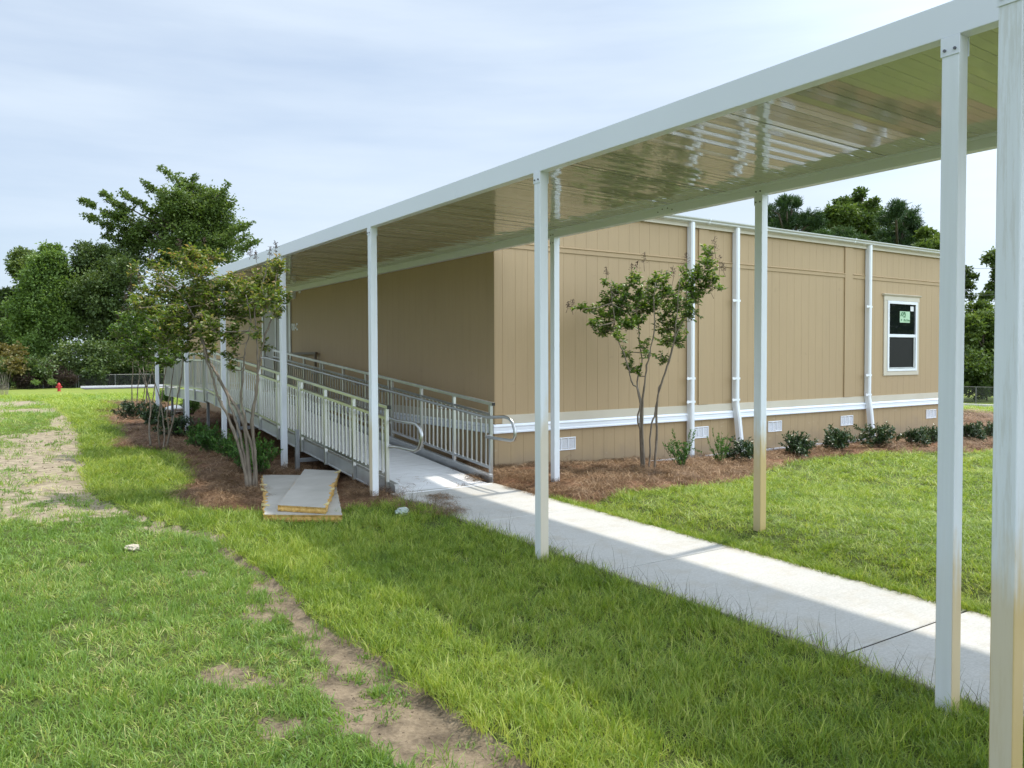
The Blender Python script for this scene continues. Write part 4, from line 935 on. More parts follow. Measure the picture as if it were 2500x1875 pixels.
cl1 = [(*Z(1240,620),70,40,34),(*Z(1330,700),60,45,34),(*Z(1120,760),60,40,30),(*Z(1040,850),55,40,34),(*Z(960,920),45,35,26),(*Z(900,950),22,18,8),(*Z(1180,880),60,50,44),(*Z(1320,860),60,50,44),(*Z(1450,840),60,45,36),(*Z(1560,800),55,40,32),(*Z(1650,860),50,45,34),(*Z(1740,800),40,40,28),(*Z(1840,760),28,45,30),(*Z(1870,680),16,30,14),(*Z(1800,900),45,40,32),(*Z(1900,900),20,28,14),(*Z(1600,980),50,40,32),(*Z(1720,1000),40,30,22),(*Z(1450,960),50,40,36),(*Z(1290,990),55,45,40),(*Z(1150,1000),55,45,38),(*Z(1050,1010),35,30,20),(*Z(1250,1120),55,45,38),(*Z(1130,1130),50,45,36),(*Z(1400,1090),40,30,22),(*Z(1540,1130),45,26,20),(*Z(1440,1200),26,24,14),(*Z(1600,1180),28,18,10),(*Z(1250,1230),28,20,12),(*Z(1300,580),30,22,12),(*Z(1420,600),30,25,14),(*Z(920,720),10,14,4),(*Z(1045,690),12,20,6),(*Z(1720,1130),16,22,7),(*Z(1780,1220),14,18,6),(*Z(1560,1290),22,16,7),(*Z(1590,1380),18,10,4),(*Z(1880,1000),14,20,7),(*Z(1360,1300),14,14,4)]
pa1 = [(*Z(1860,560),14),(*Z(1730,620),12),(*Z(1820,590),12),(*Z(1030,640),12),(*Z(1210,540),12),(*Z(880,740),12),(*Z(880,840),14),(*Z(850,900),12),(*Z(940,780),12),(*Z(1690,600),10),(*Z(1380,520),8)]
crape('crape_myrtle', 'leaning multi stemmed crape myrtle with bronzed leaves beside the foam panels', 0, st1, cl1, pa1, M['crape_red'], .060, 1.25, 31, .021, .45)
st2 = [[(398,1098),(402,1062),(398,1030),(392,985),(378,930),(366,880),(350,830)],[(392,1096),(386,1050),(388,1010),(396,960),(404,900),(410,850),(405,790)],[(408,1094),(412,1050),(408,1010),(416,960),(424,900),(430,860),(440,810)],[(404,1097),(420,1040),(432,980),(442,920),(446,880),(440,840)],[(366,1088),(364,1040),(368,1000),(358,950),(340,900),(322,860),(312,810)]]
cl2 = [(*Z(830,1130),40,30,26),(*Z(900,1080),45,40,34),(*Z(980,1060),45,40,36),(*Z(1060,1120),45,40,36),(*Z(960,1180),50,40,40),(*Z(860,1230),40,35,30),(*Z(1080,1230),50,40,40),(*Z(1180,1250),40,30,26),(*Z(960,1290),45,30,30),(*Z(850,1300),22,18,10),(*Z(1090,1330),35,20,16),(*Z(780,1110),18,16,9),(*Z(1230,1300),20,14,8),(*Z(960,980),30,30,16),(*Z(1050,970),30,30,18),(*Z(840,1030),20,20,10),(*Z(1150,1330),20,26,10)]
pa2 = [(*Z(830,1000),14),(*Z(860,980),12),(*Z(800,1040),10),(*Z(920,960),10)]
crape('crape_myrtle', 'dark crowned crape myrtle behind the holly shrubs in the left straw bed', 0, st2, cl2, pa2, M['crape'], .064, 1.3, 32, .016, .55)
st3 = [[(323,992),(322,950),(324,905),(322,860),(318,820)],[(334,991),(336,950),(340,915),(336,870),(330,830)],[(344,990),(352,960),(356,920),(362,880),(366,840)],[(352,988),(360,955),(352,915),(348,880),(350,835)],[(360,986),(358,950),(372,905),(378,870),(384,840)],[(372,985),(378,940),(384,900),(392,860),(396,830)]]
cl3 = [(325,870,26,24,20),(350,850,34,30,30),(380,860,30,28,26),(395,835,28,26,20),(318,835,22,24,16),(355,815,30,24,22),(375,900,24,14,10)]
crape('crape_myrtle', 'farthest crape myrtle with many bare thin stems past the landing', 0, st3, cl3, [], M['crape'], .075, 1.2, 33, .018, .8)
st4 = [[(1570,1158),(1565.6,1065),(1557,1023),(1563,985),(1554,947),(1544,935),(1536,905),(1525,867),(1513,842),(1502,800),(1495,740),(1490,690)],[(1572,1157),(1568,1010),(1572,947),(1580,892),(1589,850),(1598,795),(1596,740),(1600,690)],[(1568,1158),(1563,1040),(1566,990),(1556,930),(1566,890),(1562,830),(1555,760),(1550,690)],[(1584,1158),(1590,1048),(1600,1006),(1610,947),(1627,901),(1641,850),(1656,804),(1690,745),(1712,685),(1734,620)],[(1596,1152),(1603,1061),(1603,998),(1610,950),(1630,895),(1645,840),(1650,790),(1655,730),(1660,680)]]
cl4 = [(*W(620,590),26,9,8),(*W(700,600),24,11,12),(*W(700,690),14,14,9),(*W(740,730),16,12,8),(*W(770,620),26,22,20),(*W(800,540),26,26,22),(*W(790,700),26,26,22),(*W(840,620),28,30,28),(*W(860,480),26,26,22),(*W(785,440),8,14,6),(*W(880,560),28,30,28),(*W(900,680),28,24,22),(*W(950,430),20,26,18),(*W(960,520),26,26,24),(*W(990,590),28,30,28),(*W(960,660),26,24,20),(*W(1040,500),28,30,26),(*W(1060,580),28,30,26),(*W(1090,430),24,22,18),(*W(1130,500),30,28,26),(*W(1150,600),30,30,28),(*W(1120,690),26,26,22),(*W(1190,690),28,30,26),(*W(1130,770),30,22,20),(*W(1200,790),18,20,12),(*W(1210,560),30,30,28),(*W(1240,470),26,30,24),(*W(1270,620),22,26,20),(*W(1300,400),22,28,20),(*W(1290,520),24,26,20),(*W(1340,460),26,26,20),(*W(1390,400),24,26,18),(*W(1360,330),22,24,16),(*W(1430,470),14,12,7),(*W(1370,280),14,16,9),(*W(1240,380),10,18,7),(*W(900,860),14,12,6),(*W(920,930),14,14,7),(*W(960,960),14,12,6),(*W(1110,890),18,14,9),(*W(1000,800),16,18,8),(*W(1020,860),12,12,5),(*W(860,770),16,16,8)]
pa4 = [(*W(782,385),10),(*W(930,375),14),(*W(1000,310),13),(*W(960,350),10),(*W(1170,395),16),(*W(1130,410),12),(*W(1245,310),14),(*W(1410,230),16),(*W(1440,330),16),(*W(1390,300),12),(*W(1385,470),14),(*W(585,580),14),(*W(560,578),8),(*W(1330,400),12),(*W(1460,360),10),(*W(1020,460),10)]
crape('crape_myrtle', 'vase shaped crape myrtle standing before the tan window wall', 0, st4, cl4, pa4, M['crape'], .056, 1.15, 34, .016, .30)

# ---------------------------------------------------------------- shrubs
def dup(root, loc, rz, sc):
    r_ = root.copy(); C.objects.link(r_); r_.location = loc; r_.rotation_euler = (0, 0, rz); r_.scale = sc
    for ch in list(root.children):
        c_ = ch.copy(); C.objects.link(c_); c_.parent = r_
    return r_
def make_shrub(name, kind, seed):
    r = np.random.default_rng(seed); rt = empty(name, (0, 0, 0)); st = MB(); LP, LD, LN, LL, LT = [], [], [], [], []
    nb = {'holly': 26, 'box': 34, 'spiky': 15}[kind]
    for b in range(nb):
        a = r.random()*2*PI; el = {'holly': .35+1.1*r.random(), 'box': .75+.75*r.random(), 'spiky': .55+.9*r.random()}[kind]
        L = {'holly': .30+.22*r.random(), 'box': .42+.22*r.random(), 'spiky': .34+.42*r.random()}[kind]
        d = np.array([math.cos(a)*math.cos(el), math.sin(a)*math.cos(el), math.sin(el)]); p0 = np.array([d[0]*.05, d[1]*.05, 0]); e = p0+d*L+np.array([0, 0, .03])
        st.tube([tuple(p0), tuple((p0+e)/2+r.normal(size=3)*.02), tuple(e)], [.006, .004, .002], 4, False)
        subs = [(p0, e)]
        for k in range(3 if kind != 'spiky' else 2):
            u = .3+.6*r.random(); q = p0+(e-p0)*u; dd = d+r.normal(size=3)*.6; dd /= np.linalg.norm(dd); subs.append((q, q+dd*L*.38))
        for q0, q1 in subs:
            m_ = {'holly': 14, 'box': 22, 'spiky': 30}[kind]
            for j in range(m_):
                u = .15+.85*(j+r.random())/m_; p_ = q0+(q1-q0)*min(u, 1); ax = unit((q1-q0)[None])[0]; ang = r.random()*2*PI
                s1 = np.cross(ax, [.3, .2, 1]); s1 /= np.linalg.norm(s1); s2 = np.cross(ax, s1)
                D = (s1*math.cos(ang)+s2*math.sin(ang))*.85+ax*(.7 if kind == 'holly' else .55)
                LP.append(p_); LD.append(D); LN.append(ax+r.normal(size=3)*.5); LL.append({'holly': .074, 'box': .046, 'spiky': .044}[kind]*(.7+.5*r.random())); LT.append(np.clip(r.beta(2, 2.4)*.8+.3*(u > .85), 0, 1))
    V, F3 = leaf_arrays(np.array(LP), np.array(LD), np.array(LN), np.array(LL), np.array(LL)*(.42 if kind == 'holly' else .55))
    np_mesh('foliage', V, [F3], M['holly'] if kind == 'holly' else M['box'], rt, tint=np.repeat(np.array(LT), 4))
    st.build('stem', M['barkdark'], rt); return rt
shr = {'holly': [make_shrub('holly_shrub', 'holly', 51), make_shrub('holly_shrub', 'holly', 52)], 'box': [make_shrub('boxwood_shrub', 'box', 53), make_shrub('boxwood_shrub', 'box', 54)], 'spiky': [make_shrub('privet_shrub', 'spiky', 55), make_shrub('privet_shrub', 'spiky', 56)]}
used_proto = set(); shrub_group = {'holly': 'dark holly shrubs in the straw beds', 'box': 'boxwood shrubs beside the ramp', 'spiky': 'sparse privet shrubs below the vents'}
def place_shrub(kind, v, px, py, sc, label, hgt=None, z=.04):
    p = gz(px, py, z); loc = (p[0], p[1], float(terrain(np.array(p[0]), np.array(p[1])))+.035); sc = sc*(1.16 if kind != 'spiky' else 1.05); s3 = (sc, sc, hgt or sc*(1.2 if kind == 'box' else 1.08)); rz = random.random()*6.28
    if (kind, v) not in used_proto:
        o = shr[kind][v]; used_proto.add((kind, v)); o.location = loc; o.rotation_euler = (0, 0, rz); o.scale = s3
    else: o = dup(shr[kind][v], loc, rz, s3)
    return tag(o, label, 'shrub', shrub_group[kind])
place_shrub('spiky', 0, 1662, 1146, 0.62, 'sprawling sparse privet shrub below the straight downspout', .70)
place_shrub('spiky', 1, 1762, 1129, 0.38, 'narrow upright privet shrub at the foot of the middle downspout', .80)
place_shrub('holly', 0, 1818, 1120, 0.57, 'dark holly shrub half hidden behind the rust stained post')
place_shrub('holly', 1, 1945, 1106, 0.62, 'full dark holly shrub right of the rust stained post')
place_shrub('holly', 0, 2050, 1094, 0.64, 'wide dark holly shrub below the iridescent vent')
place_shrub('holly', 1, 2140, 1087, 0.68, 'largest dark holly shrub over the last downspout outlet')
place_shrub('holly', 0, 2232, 1084, 0.53, 'low dark holly shrub with uneven crown below the window')
place_shrub('holly', 1, 2276, 1074, 0.50, 'dark holly shrub half hidden behind the near walkway post')
place_shrub('holly', 0, 2368, 1072, 0.57, 'dark holly shrub past the building corner between two posts')
place_shrub('holly', 1, 2424, 1066, 0.53, 'dark holly shrub cut by the closest stained post')
place_shrub('box', 0, 485, 1096, 0.50, 'bushy green boxwood shrub under the landing front leg')
place_shrub('box', 1, 515, 1110, 0.52, 'upright green boxwood shrub left of the fifth post')
place_shrub('box', 0, 560, 1127, 0.47, 'green boxwood shrub against the base of the fifth post')
place_shrub('box', 1, 600, 1150, 0.50, 'green boxwood shrub behind the leaning trunks')
place_shrub('box', 0, 632, 1160, 0.55, 'green boxwood shrub close behind the foam panels')
place_shrub('box', 1, 468, 1014, 0.60, 'green boxwood shrub in the bed behind the sixth post')
place_shrub('box', 0, 405, 985, 0.62, 'far green boxwood shrub showing beneath the landing edge')
place_shrub('holly', 1, 328, 1024, 0.78, 'leftmost dark holly shrub at the tip of the straw bed')
place_shrub('holly', 0, 385, 1042, 0.84, 'broad dark holly shrub before the farthest walkway post')
place_shrub('holly', 1, 425, 1068, 0.74, 'dark holly shrub in front of the sixth post')

# ---------------------------------------------------------------- distance: road, kerb, fence, hydrant, trees
def strip_mesh(name, xr, yr, dz, m, label, cat):
    X_, Y_ = np.meshgrid(xr, yr, indexing='xy'); Z_ = terrain(X_, Y_)+dz; n = len(xr); q = (np.arange(len(yr)-1)[:, None]*n+np.arange(n-1)[None]).ravel()
    o = np_mesh(name, np.stack([X_, Y_, Z_], -1).reshape(-1, 3), [np.stack([q, q+1, q+n+1, q+n], 1)], m, smooth=True); return tag(o, label, cat, kind='structure')
strip_mesh('road', np.arange(8.5, 60, .8), np.arange(80.6, 84.2, .6), .03, M['asphalt'], 'narrow asphalt service road along the left fence', 'road')
strip_mesh('road', np.arange(55.5, 59.2, .6), np.arange(-30, 80, .8), .03, M['asphalt'], 'narrow asphalt service road beyond the right end of the building', 'road')
def kerb(pts_, w, h, label):
    m = MB()
    for a, b in zip(pts_[:-1], pts_[1:]):
        za = float(terrain(np.array(a[0]), np.array(a[1]))); zb = float(terrain(np.array(b[0]), np.array(b[1])))
        m.bar((a[0], a[1], za+h/2-.05), (b[0], b[1], zb+h/2-.05), w, h+.1)
    return tag(m.build('kerb', M['kerb']), label, 'kerb', kind='structure')
kerb([(8.5+i*2, 84.4) for i in range(26)], .35, .20, 'far pale kerb of the left road in front of the fence'); strip_mesh('kerb', np.arange(14.2, 60, .8), np.array([79.3, 79.9, 80.5]), .06, M['kerb'], 'flat pale concrete edge along the near side of the left road', 'kerb')
kerb([(59.4, -30+i*2) for i in range(55)], .35, .18, 'far kerb of the right road'); kerb([(55.0, -30+i*2) for i in range(55)], 1.0, .14, 'near pale kerb of the right road')
def chain_mat():
    m, nt, b = newmat('chain link mesh'); b.inputs['Base Color'].default_value = (.10, .10, .095, 1); b.inputs['Roughness'].default_value = .6; b.inputs['Metallic'].default_value = .5; return m
M['link'] = chain_mat()
def fence(label, P, h, posts_every, sag=None):
    z = lambda x, y: float(terrain(np.array(x), np.array(y)))
    rt = empty('chain_link_fence', (P[0][0], P[0][1], z(*P[0]))); tag(rt, label, 'fence', 'chain link fences along the tree line')
    a, b = np.array(P[0], float), np.array(P[1], float); L = np.linalg.norm(b-a); d = (b-a)/L; n = int(L/posts_every)
    top = []
    for k in range(n+1):
        p = a+d*(L*k/n); zz = z(*p); hh = h if not sag else h*sag(k/n)
        MB().tube([(p[0], p[1], zz-.1), (p[0], p[1], zz+hh+.02)], .035, 6).build('fence_post', M['chain'], rt); top.append((p[0], p[1], zz+hh))
    MB().tube(top, .026, 6).build('top_rail', M['chain'], rt)
    w = MB(); st = .16; m_ = int(L/st); up = Vector((0, 0, 1))
    for k in range(m_):
        p = a+d*(k*st); zz = z(*p); 
        for s_ in (1, -1):
            q = a+d*min(max(k*st+s_*h, 0), L); hh = abs(q-p)[0]+abs(q-p)[1] if False else float(np.linalg.norm(q-p))
            if hh > .1: w.bar((p[0], p[1], zz+.02), (q[0], q[1], zz+.02+hh), .010, .010)
    w.build('wire_mesh', M['link'], rt); return rt
fence('straight chain link fence behind the left road with steel posts', [(8.5, 86.0), (40, 86.0)], 1.2, 3.0)
fence('drooping collapsed length of chain link fence beside the hydrant', [(-2.5, 85.9), (8.3, 85.9)], 1.2, 2.7, lambda u: .35+.65*max(0, (u-.45)/.55)**1.5 if u > .45 else .35)
fence('chain link fence left of the brush pile', [(-22, 86.5), (-6, 86.5)], 1.9, 3.2)
fence('chain link fence past the right end of the building', [(61.0, -4), (61.0, 60)], 1.35, 3.0)
hp = at_depth(144, 945, 68.0); hz = float(terrain(np.array(hp[0]), np.array(hp[1])))
r_ = ray(144, 944); hp = O+r_*(77.5/r_[1]); hz = float(terrain(np.array(hp[0]), np.array(hp[1])))
hp[2] = hz
hyd = empty('fire_hydrant', tuple(hp)); tag(hyd, 'red fire hydrant standing on the far lawn near the drooping fence', 'fire hydrant')
MB().lathe(hp, [(.17, -.05), (.17, .03), (.12, .04), (.12, .48), (.16, .49), (.16, .53), (.12, .54)], 16).build('barrel', M['hydrant'], hyd)
MB().lathe(hp, [(.135, .541), (.13, .60), (.10, .66), (.05, .70), (.03, .705), (.03, .76)], 16).build('bonnet', M['hydrant'], hyd)
for a in (0, PI, -PI/2): 
    c_, s_ = math.cos(a), math.sin(a); MB().tube([(hp[0]+c_*.11, hp[1]+s_*.11, hz+.36), (hp[0]+c_*.22, hp[1]+s_*.22, hz+.36), (hp[0]+c_*.23, hp[1]+s_*.23, hz+.36)], [.07, .07, .085], 10).build('outlet', M['hydrant'], hyd)

def far_tree(name, label, dist, clusters, mat_, n, leaf, group, seed, trunk=None, flat=.75, tuft=False, bark='barkdark'):
    """clusters: (px, py, rx, ry, weight [,spray direction x,y])"""
    r = np.random.default_rng(seed); cx = np.mean([c[0] for c in clusters]); bx = trunk if trunk else cx
    b = at_depth(bx, 900, dist); zb = float(terrain(np.array(b[0]), np.array(b[1]))); rt = empty(name, (b[0], b[1], zb)); tag(rt, label, 'tree', group)
    wt = np.array([c[4] for c in clusters], float); wt /= wt.sum(); P, T, SZ, DR = [], [], [], []
    br = MB(); tops = [at_depth(c[0], c[1], dist) for c in clusters]; zmax = max(t[2] for t in tops)
    h = zmax-zb; tr0 = .02*h+.012 if h < 5 else .02*h+.05
    br.tube([(b[0], b[1], zb-.2), (b[0]+.02*h*r.normal(), b[1], zb+h*.4), (b[0]+.03*h*r.normal(), b[1], zb+h*.82)], [tr0, tr0*.65, tr0*.2], 8)
    for c, w in zip(clusters, wt):
        dd = dist+r.normal()*dist*.02; cen = at_depth(c[0], c[1], dd); sx_, sy_ = c[2]/F_PX*dd, c[3]/F_PX*dd; sd_ = .8*max(min(sx_, sy_*2), .6)
        z0 = max(zb+.3*h*.6, cen[2]-max(sy_, sx_)*1.5); br.tube([(b[0], b[1], min(z0, zb+h*.75)), tuple((np.array([b[0], b[1], z0])+cen)/2), tuple(cen+np.array([0, 0, sy_*.4]))], [tr0*.4, tr0*.22, tr0*.06], 5)
        m_ = int(n*w); ns = max(5, int(9*math.sqrt(sx_*sy_)*2.2))
        a = unit(r.normal(size=(ns, 3)))*(r.random((ns, 1))**.4)
        sub = cen+a[:, :1]*sx_*Rv+a[:, 1:2]*sy_*np.array([0, 0, 1.0])+a[:, 2:3]*sd_*np.array([Fv[0], Fv[1], 0])
        if len(c) > 5:  # feathery sprays pointing outward
            t_ = r.random((ns, 1)); dirv = Rv*c[5]+np.array([0, 0, 1.0])*c[6]; perp = Rv*c[6]*-1+np.array([0, 0, 1.0])*c[5]
            sub = cen+dirv*(t_*2-1)*max(sx_, sy_)+perp*r.normal(size=(ns, 1))*.35*min(sx_, sy_)*(1.2-t_)+np.array([Fv[0], Fv[1], 0])*r.normal(size=(ns, 1))*sd_*.3
        k = r.integers(0, ns, m_); srad = (.22+.36*r.random(ns))*min(sx_, sy_)*(.5 if len(c) > 5 else .85)+.12
        loc = r.normal(size=(m_, 3))*.52; loc[:, 2] *= flat
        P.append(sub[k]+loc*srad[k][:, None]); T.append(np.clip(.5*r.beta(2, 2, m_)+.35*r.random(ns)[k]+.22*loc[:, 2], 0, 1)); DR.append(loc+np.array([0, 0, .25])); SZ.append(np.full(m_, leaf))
    P = np.concatenate(P); T = np.concatenate(T); D = np.concatenate(DR)+rng.normal(size=(len(P), 3))*.5; SZ = np.concatenate(SZ)*(.6+.8*rng.random(len(P)))
    if tuft:   # long needles in bursts
        V, F3 = leaf_arrays(P, D*.6+rand_unit(len(P))+np.array([0, 0, .2]), rand_unit(len(P)), SZ*1.5, SZ*.22, .1)
    else: V, F3 = leaf_arrays(P, D, np.array([0, 0, 1.0])+rng.normal(size=(len(P), 3))*.7, SZ, SZ*.7)
    np_mesh('crown', V, [F3], mat_, rt, tint=np.repeat(T, 4)); br.build('trunk', M[bark], rt, smooth=True); return rt
E_ = lambda x, y: (x/3.456, 380+y/3.456)
GL, GR = 'trees beyond the left road', 'trees behind the building'
far_tree('oak_tree', 'tallest dark oak with feathery sprays rising above the left crape myrtle', 92, [(*E_(1600,480),70,55,10),(*E_(1480,380),40,32,4),(*E_(1780,430),42,42,5),(*E_(1850,600),40,60,6),(*E_(1350,640),62,50,7),(*E_(1600,720),75,60,10),(*E_(1150,720),40,34,4),(*E_(1500,860),90,40,8),(*E_(1830,800),50,40,5),(*E_(1700,310),40,20,2.0),(*E_(1780,260+100),26,20,1.2)]+
  [(*E_(880,480),60,22,1.9,-.87,.5),(*E_(1000,420),55,20,1.6,-.80,.6),(*E_(1180,420),50,20,1.5,-.8,.6),(*E_(1310,300),44,16,1.2,-.75,.66),(*E_(1470,190),40,14,.9,-.8,.6),(*E_(1560,230),34,12,.6,-.5,.86),(*E_(900,580),50,22,1.4,-.93,.35),(*E_(1080,560),50,30,2.2,-.8,.6),(*E_(960,690),28,14,.6,-1,.1),(*E_(1890,320),26,10,.5,.4,.9),(*E_(1920,420),26,10,.5,.9,.45),(*E_(1990,640),34,16,.8,.85,.5),(*E_(2050,600),26,10,.5,.9,.4),(*E_(2090,760),32,16,.8,.9,.4),(*E_(2000,720),30,20,.8,.8,.5),(*E_(1630,220),20,12,.35,.3,.95)], M['tree_mid'], 46000, .29, GL, 71, 470)
far_tree('maple_tree', 'bright green leafy tree beside the dark far left trees', 88, [(*E_(400,830),34,26,4),(*E_(470,900),28,30,4),(*E_(330,900),22,22,2),(*E_(400,1000),52,40,8),(*E_(330,1130),48,40,8),(*E_(480,1150),48,40,7),(*E_(250,1280),52,36,8),(*E_(420,1300),58,40,9),(*E_(200,1400),45,36,6),(*E_(330,1450),62,46,10),(*E_(520,1420),50,50,8),(*E_(140,1250),26,16,2),(*E_(330,1620),70,40,8)], M['tree_lite'], 36000, .28, GL, 72, 105)
far_tree('maple_tree', 'small blue green tree top peeking left of the bright tree', 96, [(*E_(170,880),30,20,3),(*E_(230,840),26,16,2),(*E_(140,940),24,16,2),(*E_(260,960),30,30,3),(*E_(180,1010),16,8,.6),(*E_(280,1080),34,34,3)], M['tree_dark'], 7000, .33, GL, 73, 66)
far_tree('oak_tree', 'dark rounded oak between the bright tree and the tallest oak', 90, [(*E_(720,830),32,26,3),(*E_(800,880),40,34,4),(*E_(680,980),34,44,4),(*E_(830,1000),56,46,7),(*E_(950,930),40,36,4),(*E_(780,1160),64,50,8),(*E_(960,1130),54,50,7),(*E_(640,900),14,10,.6),(*E_(900,1300),60,56,8),(*E_(700,1330),60,56,8),(*E_(1050,1000),40,40,4),(*E_(1000,850),44,34,4),(*E_(1100,900),44,40,4),(*E_(560,1150),30,50,4)], M['tree_dark'], 34000, .28, GL, 74, 230)
far_tree('oak_tree', 'shadowy dense oak low behind the middle crape myrtle', 87, [(260,830,60,60,8),(330,800,60,60,8),(400,820,60,60,8),(460,780,60,60,8),(300,890,80,40,8),(400,890,80,40,8),(480,880,60,50,6)], M['tree_dark'], 22000, .36, GL, 75, 340)
far_tree('oak_tree', 'dark tree cut by the left photo edge', 94, [(*E_(60,1190),34,22,3),(*E_(20,1230),34,26,3),(*E_(120,1230),26,20,2),(*E_(60,1340),44,40,5),(*E_(40,1480),50,50,6),(*E_(160,1500),40,44,4),(*E_(30,1620),50,30,4)], M['tree_dark'], 15000, .34, GL, 76, 20)
far_tree('small_tree', 'russet leaved small tree low at the left photo edge', 76.0, [(20,862,34,24,4),(8,890,40,24,4),(40,895,24,18,2)], M['tree_rust'], 4500, .26, GL, 77, 15)
far_tree('small_tree', 'soft light green sapling in front of the bright tree', 86.5, [(92,858,26,24,4),(80,885,30,26,4),(110,890,26,22,3)], M['tree_lite'], 5000, .24, GL, 78, 92)
def depth_at_y(px, yy): r_ = ray(px, 925); return yy/r_[1]
for k, px in enumerate((-30, 35, 100, 165, 215, 265, 315, 365, 415, 465)):
    far_tree('undergrowth_bush', 'dark bushy undergrowth clump filling the edge behind the chain link fence', depth_at_y(px, 89.5), [(px-12, 903, 34, 22, 4), (px+14, 900, 34, 24, 4), (px, 924, 36, 14, 4), (px-20, 933, 30, 9, 2), (px+20, 933, 30, 9, 2)]+([(px, 865, 34, 36, 5)] if 150 < px < 300 else []), M['tree_dark'], 4600, .26, 'undergrowth behind the left fence', 300+k, px)['category'] = 'bush'
PN = lambda x, y: (1800+x/2.37, 450+y/2.37)
far_tree('pine_tree', 'dark pine with round tufts left of the other trees over the roof', 66, [(*PN(270,110),22,12,3),(*PN(330,110),14,12,2),(*PN(190,190),14,22,2),(*PN(180,150),7,12,.7),(*PN(300,190),30,20,5),(*PN(250,230),30,14,4),(*PN(390,210),18,20,3),(*PN(460,220),18,16,3),(*PN(430,260),30,14,3),(*PN(330,270),50,16,4),(*PN(330,340),60,16,3)], M['pine'], 19000, .22, GR, 81, 1925, tuft=True)
far_tree('gum_tree', 'pale tipped broadleaf tree between the two pines over the roof', 70, [(*PN(610,110),16,18,2.5),(*PN(590,160),26,22,4),(*PN(640,180),22,24,4),(*PN(570,230),36,22,5),(*PN(640,260),36,24,5),(*PN(530,200),16,14,2),(*PN(600,330),50,26,4)], M['tree_mid'], 9000, .26, GR, 82, 2055)
far_tree('gum_tree', 'tallest sparse broadleaf tree over the roof', 72, [(*PN(710,60),18,13,1.3),(*PN(700,90),20,10,1.2),(*PN(780,110),22,12,1.6),(*PN(720,150),24,20,3),(*PN(780,160),24,18,3),(*PN(740,220),34,24,4),(*PN(700,260),24,20,3),(*PN(800,250),26,20,3),(*PN(770,310),30,16,3),(*PN(750,380),50,20,3)], M['tree_mid'], 7500, .25, GR, 83, 2110)
far_tree('pine_tree', 'dark dense pine nearest the walkway post over the roof', 64, [(*PN(905,150),18,18,3),(*PN(880,210),26,24,5),(*PN(940,220),24,26,5),(*PN(1000,190),16,16,2.5),(*PN(1020,230),12,18,2),(*PN(970,270),32,22,5),(*PN(900,290),30,20,4),(*PN(1020,300),14,14,2),(*PN(940,340),50,22,4)], M['pine'], 21000, .22, GR, 84, 2190, tuft=True)
far_tree('gum_tree', 'short broadleaf tree at the right end of the roof line', 62, [(*PN(1100,290),16,14,2),(*PN(1110,330),24,16,3),(*PN(1070,370),26,14,3),(*PN(1130,370),20,14,2),(*PN(1150,330),8,12,.8),(*PN(1090,420),50,24,4)], M['tree_mid'], 6000, .24, GR, 85, 2262)
far_tree('pine_tree', 'low pine spreading in front of the pale tipped tree', 60, [(*PN(600,300),36,16,3),(*PN(550,330),40,14,3),(*PN(650,330),36,16,3),(*PN(480,300),14,10,1)], M['pine'], 9000, .22, GR, 86, 2050, tuft=True)
GQ = 'trees beyond the right road'
far_tree('oak_tree', 'broad dark oak off to the right whose crown mirrors in the window glass', 19.0, [(5900,560,560,260,5),(5500,640,420,240,4),(6400,620,480,260,4),(5900,330,360,160,3),(5100,720,300,200,2)], M['tree_dark'], 9000, .30, GQ, 88, 5900)
far_tree('gum_tree', 'sparse leaning tree above the vine covered mass in the right gap', 74, [(2352,665,16,12,2),(2375,675,12,8,1),(2345,690,16,12,2),(2365,700,14,10,1.2),(2330,670,20,20,2),(2350,725,24,14,2),(2320,740,30,40,4)], M['tree_dark'], 3800, .24, GQ, 91, 2335)
far_tree('gum_tree', 'dark tree top behind the closest stained post', 70, [(2425,630,16,16,3),(2440,660,18,30,3),(2460,640,30,30,4),(2428,700,20,10,2),(2450,720,40,20,4),(2410,725,16,8,1)], M['tree_dark'], 7000, .26, GQ, 92, 2470)
far_tree('small_tree', 'vine draped green mass between the two near posts', 67, [(2390,760,22,22,4),(2415,780,30,30,4),(2370,800,22,34,4),(2400,840,40,40,7),(2360,860,30,40,4),(2440,840,40,60,7),(2320,830,40,60,6)], M['tree_mid'], 13000, .27, GQ, 93, 2400)
far_tree('small_tree', 'darker shrubby growth behind the right fence', 65, [(2360,910,34,30,5),(2400,900,40,34,5),(2440,910,40,34,5),(2390,945,50,22,5),(2330,930,40,30,5),(2300,900,40,50,5)], M['tree_mid'], 10000, .25, GQ, 94, 2410)
for nm, lab, px, py, w in (('low_bush', 'pale green low bush left of the brush pile', 42, 940, 8), ('low_bush', 'pale green low bush in front of the brush pile', 86, 938, 7), ('low_bush', 'pale green low bush right next to the hydrant', 128, 938, 6)):
    q = at_depth(px, py-4, 74); o = far_tree(nm, lab, 74, [(px, py-4, w, 6, 1)], M['tree_lite'], 500, .10, 'low bushes near the hydrant', 95+px, px); o['category'] = 'bush'
bp_ = far_tree('brush_pile', 'dark reddish brown pile of dead brush by the fallen fence', depth_at_y(85, 87.2), [(85,905,36,24,4),(60,925,30,16,3),(110,920,30,18,3),(80,935,50,10,3)], M['brush'], 9000, .30, 'yard debris', 99, 85, tuft=True); bp_['category'] = 'brush pile'
del bp_['group']
far_tree('brush_pile', 'reddish dead brush behind the hydrant and drooping rail', depth_at_y(140, 87.4), [(140,915,26,16,3),(165,925,26,12,2),(125,935,30,8,2)], M['brush'], 4000, .28, 'yard debris', 98, 145, tuft=True)['category'] = 'brush pile'
